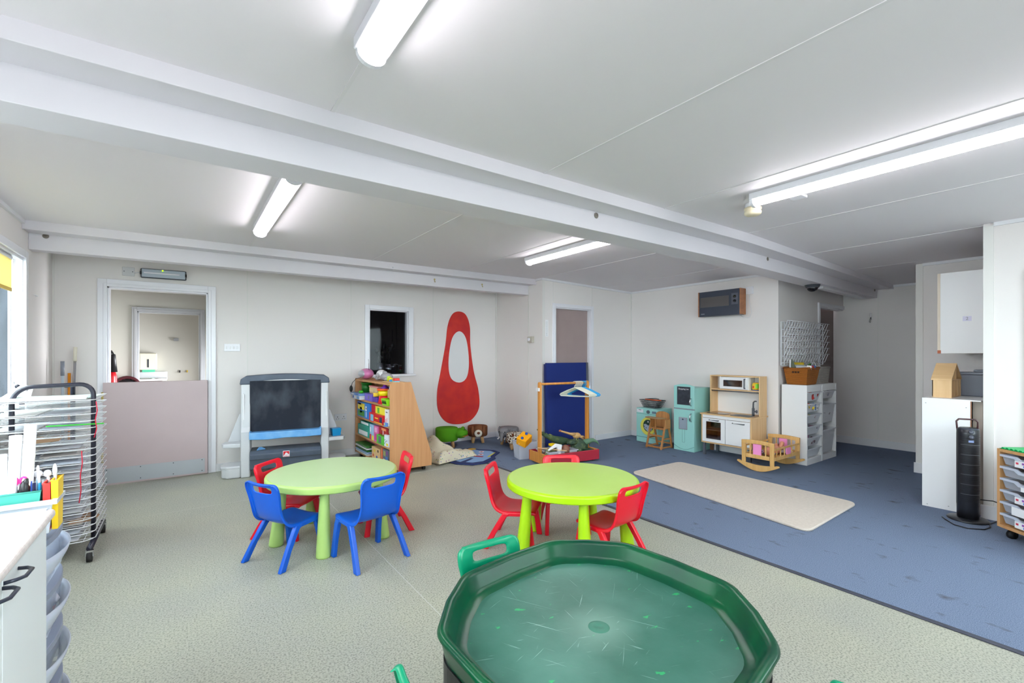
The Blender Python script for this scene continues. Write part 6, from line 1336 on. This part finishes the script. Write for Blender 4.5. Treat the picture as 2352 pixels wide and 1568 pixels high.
for i in range(21):
    z=.12+i*.0465; mb=MB(); x0,x1,y0,y1=0,.49,0,.60
    mb.tube([(x0,y0,z),(x1-.03,y0,z),(x1+.01,y0+.03,z),(x1+.025,y0+.06,z+.0),(x1+.025,y1,z+.0),(x0,y1,z)],.0032,5,closed=True)
    for k in range(8): y=y0+.05+k*.07; mb.tube([(x0,y,z),(x1+.02,y,z)],.002,4)
    for x in (.06,.20,.34,.46): mb.tube([(x,y0,z),(x,y1,z)],.002,4)
    obj('wire_shelf', mb, M_wire, R)
rnd=random.Random(4)
cols=[(236,236,240),(226,228,234),(214,222,236),(232,226,222),(206,206,212)]
for i in range(21):
    z=.12+i*.0465+.005
    if i>=14 and i not in (16,18): continue
    for k in range(2):
        t=thing('artwork_sheet','artwork sheet on wire rack shelf %s, %s side'%(['one','two','three','four','five','six','seven','eight','nine','ten','eleven','twelve','thirteen','fourteen','fifteen','sixteen','seventeen','eighteen','nineteen','twenty'][i]+' from bottom',('left','right')[k]),'artwork',(-1.0+.02+k*.21+rnd.uniform(0,.02),4.12+rnd.uniform(0,.05),z),0,'artwork sheets drying on the rack')
        c=cols[(i+k)%5]; t.rotation_euler=(0,0,rnd.uniform(-.03,.03)); obj('paper', MB().box(0,.2,0,.42,0,.0012), mat('art%d'%((i+k)%5),c,.8,noise=((214,150,180) if i%3==0 else (150,190,214),7,.60,.66)), t)
for i,(x,y,rz,c,l) in enumerate(((-.98,4.11,.02,(240,240,244),'long white paper sheet on top of the drying rack'),(-.95,4.22,-.04,(206,224,214),'pale green painted sheet at the back of the rack top'))):
    t=thing('artwork_sheet',l,'artwork',(x,y,1.056+i*.004),rz); mb=MB(); mb.box(0,.45,0,.28,0,.003); mb.prism([(0,0),(.45,0),(.46,.02),(.0,.022)],0,.02,'y'); obj('paper', mb, mat('topart%d'%i,c,.8), t)
t=thing('folded_paper','crumpled white paper triangle on the drying rack top','paper',(-.86,4.24,1.065)); mb=MB(); mb.rings([[(-.10,0,0),(.02,.0,0),(.02,.002,0),(-.10,.002,0)],[(.0,.05,.09),(.03,.05,.085),(.03,.052,.085),(0,.052,.09)]]); mb.rings([[(.0,0,0),(.05,.0,0),(.05,.002,0),(.0,.002,0)],[(.05,.02,.075),(.06,.02,.07),(.06,.022,.07),(.05,.022,.075)]]); obj('sheet', mb, M_paper, t)
o=obj('green_straw', MB().tube([(0,0,0),(.28,0,-.004)],.004,8), mat('straw_green',(50,214,50),.4)); o.location=(-.72,4.14,.872+.03-.012); tag(o,'bright green straw poking out of the right side of the rack','straw')
mb=MB(); mb.tube([(0,0,.06),(.004,-.002,-.02),(-.006,0,-.10),(-.003,0,-.2),(-.012,0,-.28)],.003,6); o=obj('red_ribbon', mb, mat('ribbon_red',(214,20,60),.5)); o.location=(-.545,4.09,.66); tag(o,'red ribbon hanging down on the front of the wire rack','ribbon')
mb=MB(); mb.tube([(0,0,.0),(.006,-.002,-.06),(-.004,0,-.12),(.003,0,-.18),(-.01,0,-.24)],.003,6); o=obj('red_ribbon', mb, MATS['ribbon_red']); o.location=(-.475,4.10,1.04); tag(o,'red ribbon looped round the right post near rack top','ribbon')
for i,(x,y,z,l) in enumerate(((-.62,4.2,.21,'brown torn card scraps on a low shelf of the rack'),(-.80,4.2,.775,'brown cardboard tube piece on an upper shelf of the rack'))):
    t=thing('card_scrap',l,'card',(x,y,z),.4); mb=MB(); mb.prism([(0,0),(.13,.0),(.16,.03),(.09,.025),(.05,.04),(.0,.03)],0,.15 if i==0 else .08,'y'); obj('card', mb, mat('card_brown',(178,142,112),.8), t)

# mops leaning in the left corner
def mop(label,x,y,h,m1,m2,lean,cap):
    t=thing('mop',label,'mop',(x,y,0),rot=(D(-1.0),D(lean),0)); obj('handle', MB().tube([(0,0,.05),(0,0,h-.14)],.011,10), m1, t); obj('grip', MB().tube([(0,0,h-.14),(0,0,h)],.015,10), m2, t); obj('head', MB().lathe([(0,0),(.03,0),(.035,.02),(.016,.09),(0,.09)],n=16), cap, t)
mop('silver pole mop with cream grip in the left corner',-.905,6.20,1.43,M_chrome,mat('grip_cream',(230,224,206),.4),1.2,M_paper)
mop('pale blue pole mop with grey grip in the left corner',-.943,6.09,1.29,mat('pole_blue',(186,200,210),.4),mat('grip_grey',(128,134,146),.4),-.3,M_blue)
t=thing('broom','orange broom handle behind the mops in the left corner','broom',(-.925,6.265,0)); obj('handle', MB().tube([(0,0,.08),(0,0,1.17)],.012,10), mat('broom_orange',(240,150,30),.4), t); obj('head', MB().box(-.07,.07,-.015,.02,0,.09), M_dgrey, t)

# ---------------------------------------------------------------- light and camera
w=bpy.data.worlds.new('W'); scn.world=w; w.use_nodes=True; bg=w.node_tree.nodes['Background']; bg.inputs[0].default_value=(.985,.97,1.0,1); bg.inputs[1].default_value=SKY
# area lamps added before the solid side wall, standing in for window daylight
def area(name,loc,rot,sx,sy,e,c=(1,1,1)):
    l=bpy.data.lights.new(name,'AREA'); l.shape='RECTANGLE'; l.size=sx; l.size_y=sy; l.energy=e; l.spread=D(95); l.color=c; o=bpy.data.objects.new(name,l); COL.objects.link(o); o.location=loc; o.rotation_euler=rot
area('corridor_fill_lamp',(.95,7.1,.9),(0,D(90),0),1.0,.8,12,(.95,.97,1)); area('washroom_fill_lamp',(.98,9.0,.9),(0,D(90),0),1.0,.8,20,(.95,.97,1))
f=1050.6455; W,Hh=2352,1568
cam=bpy.data.cameras.new('cam'); cam.sensor_width=36; cam.lens=f/W*36; cam.shift_y=(815-784)/W; cam.clip_start=.02; co=bpy.data.objects.new('cam',cam); COL.objects.link(co)
a=math.radians(54.3347); co.location=(0,0,1.35); co.rotation_euler=(PI/2,0,a-PI/2); scn.camera=co
vs=scn.view_settings; vs.view_transform='Standard'; vs.look='None'; vs.gamma=1; vs.use_curve_mapping=False; vs.exposure=EXPO
scn.cycles.max_bounces=6; scn.cycles.diffuse_bounces=4; scn.cycles.glossy_bounces=2; scn.cycles.transparent_max_bounces=12; scn.cycles.transmission_bounces=2; scn.cycles.use_adaptive_sampling=True; scn.cycles.adaptive_threshold=0.05; scn.cycles.adaptive_min_samples=16
scn.cycles.use_denoising=True; scn.cycles.sample_clamp_indirect=4; scn.cycles.caustics_reflective=False; scn.cycles.caustics_refractive=False
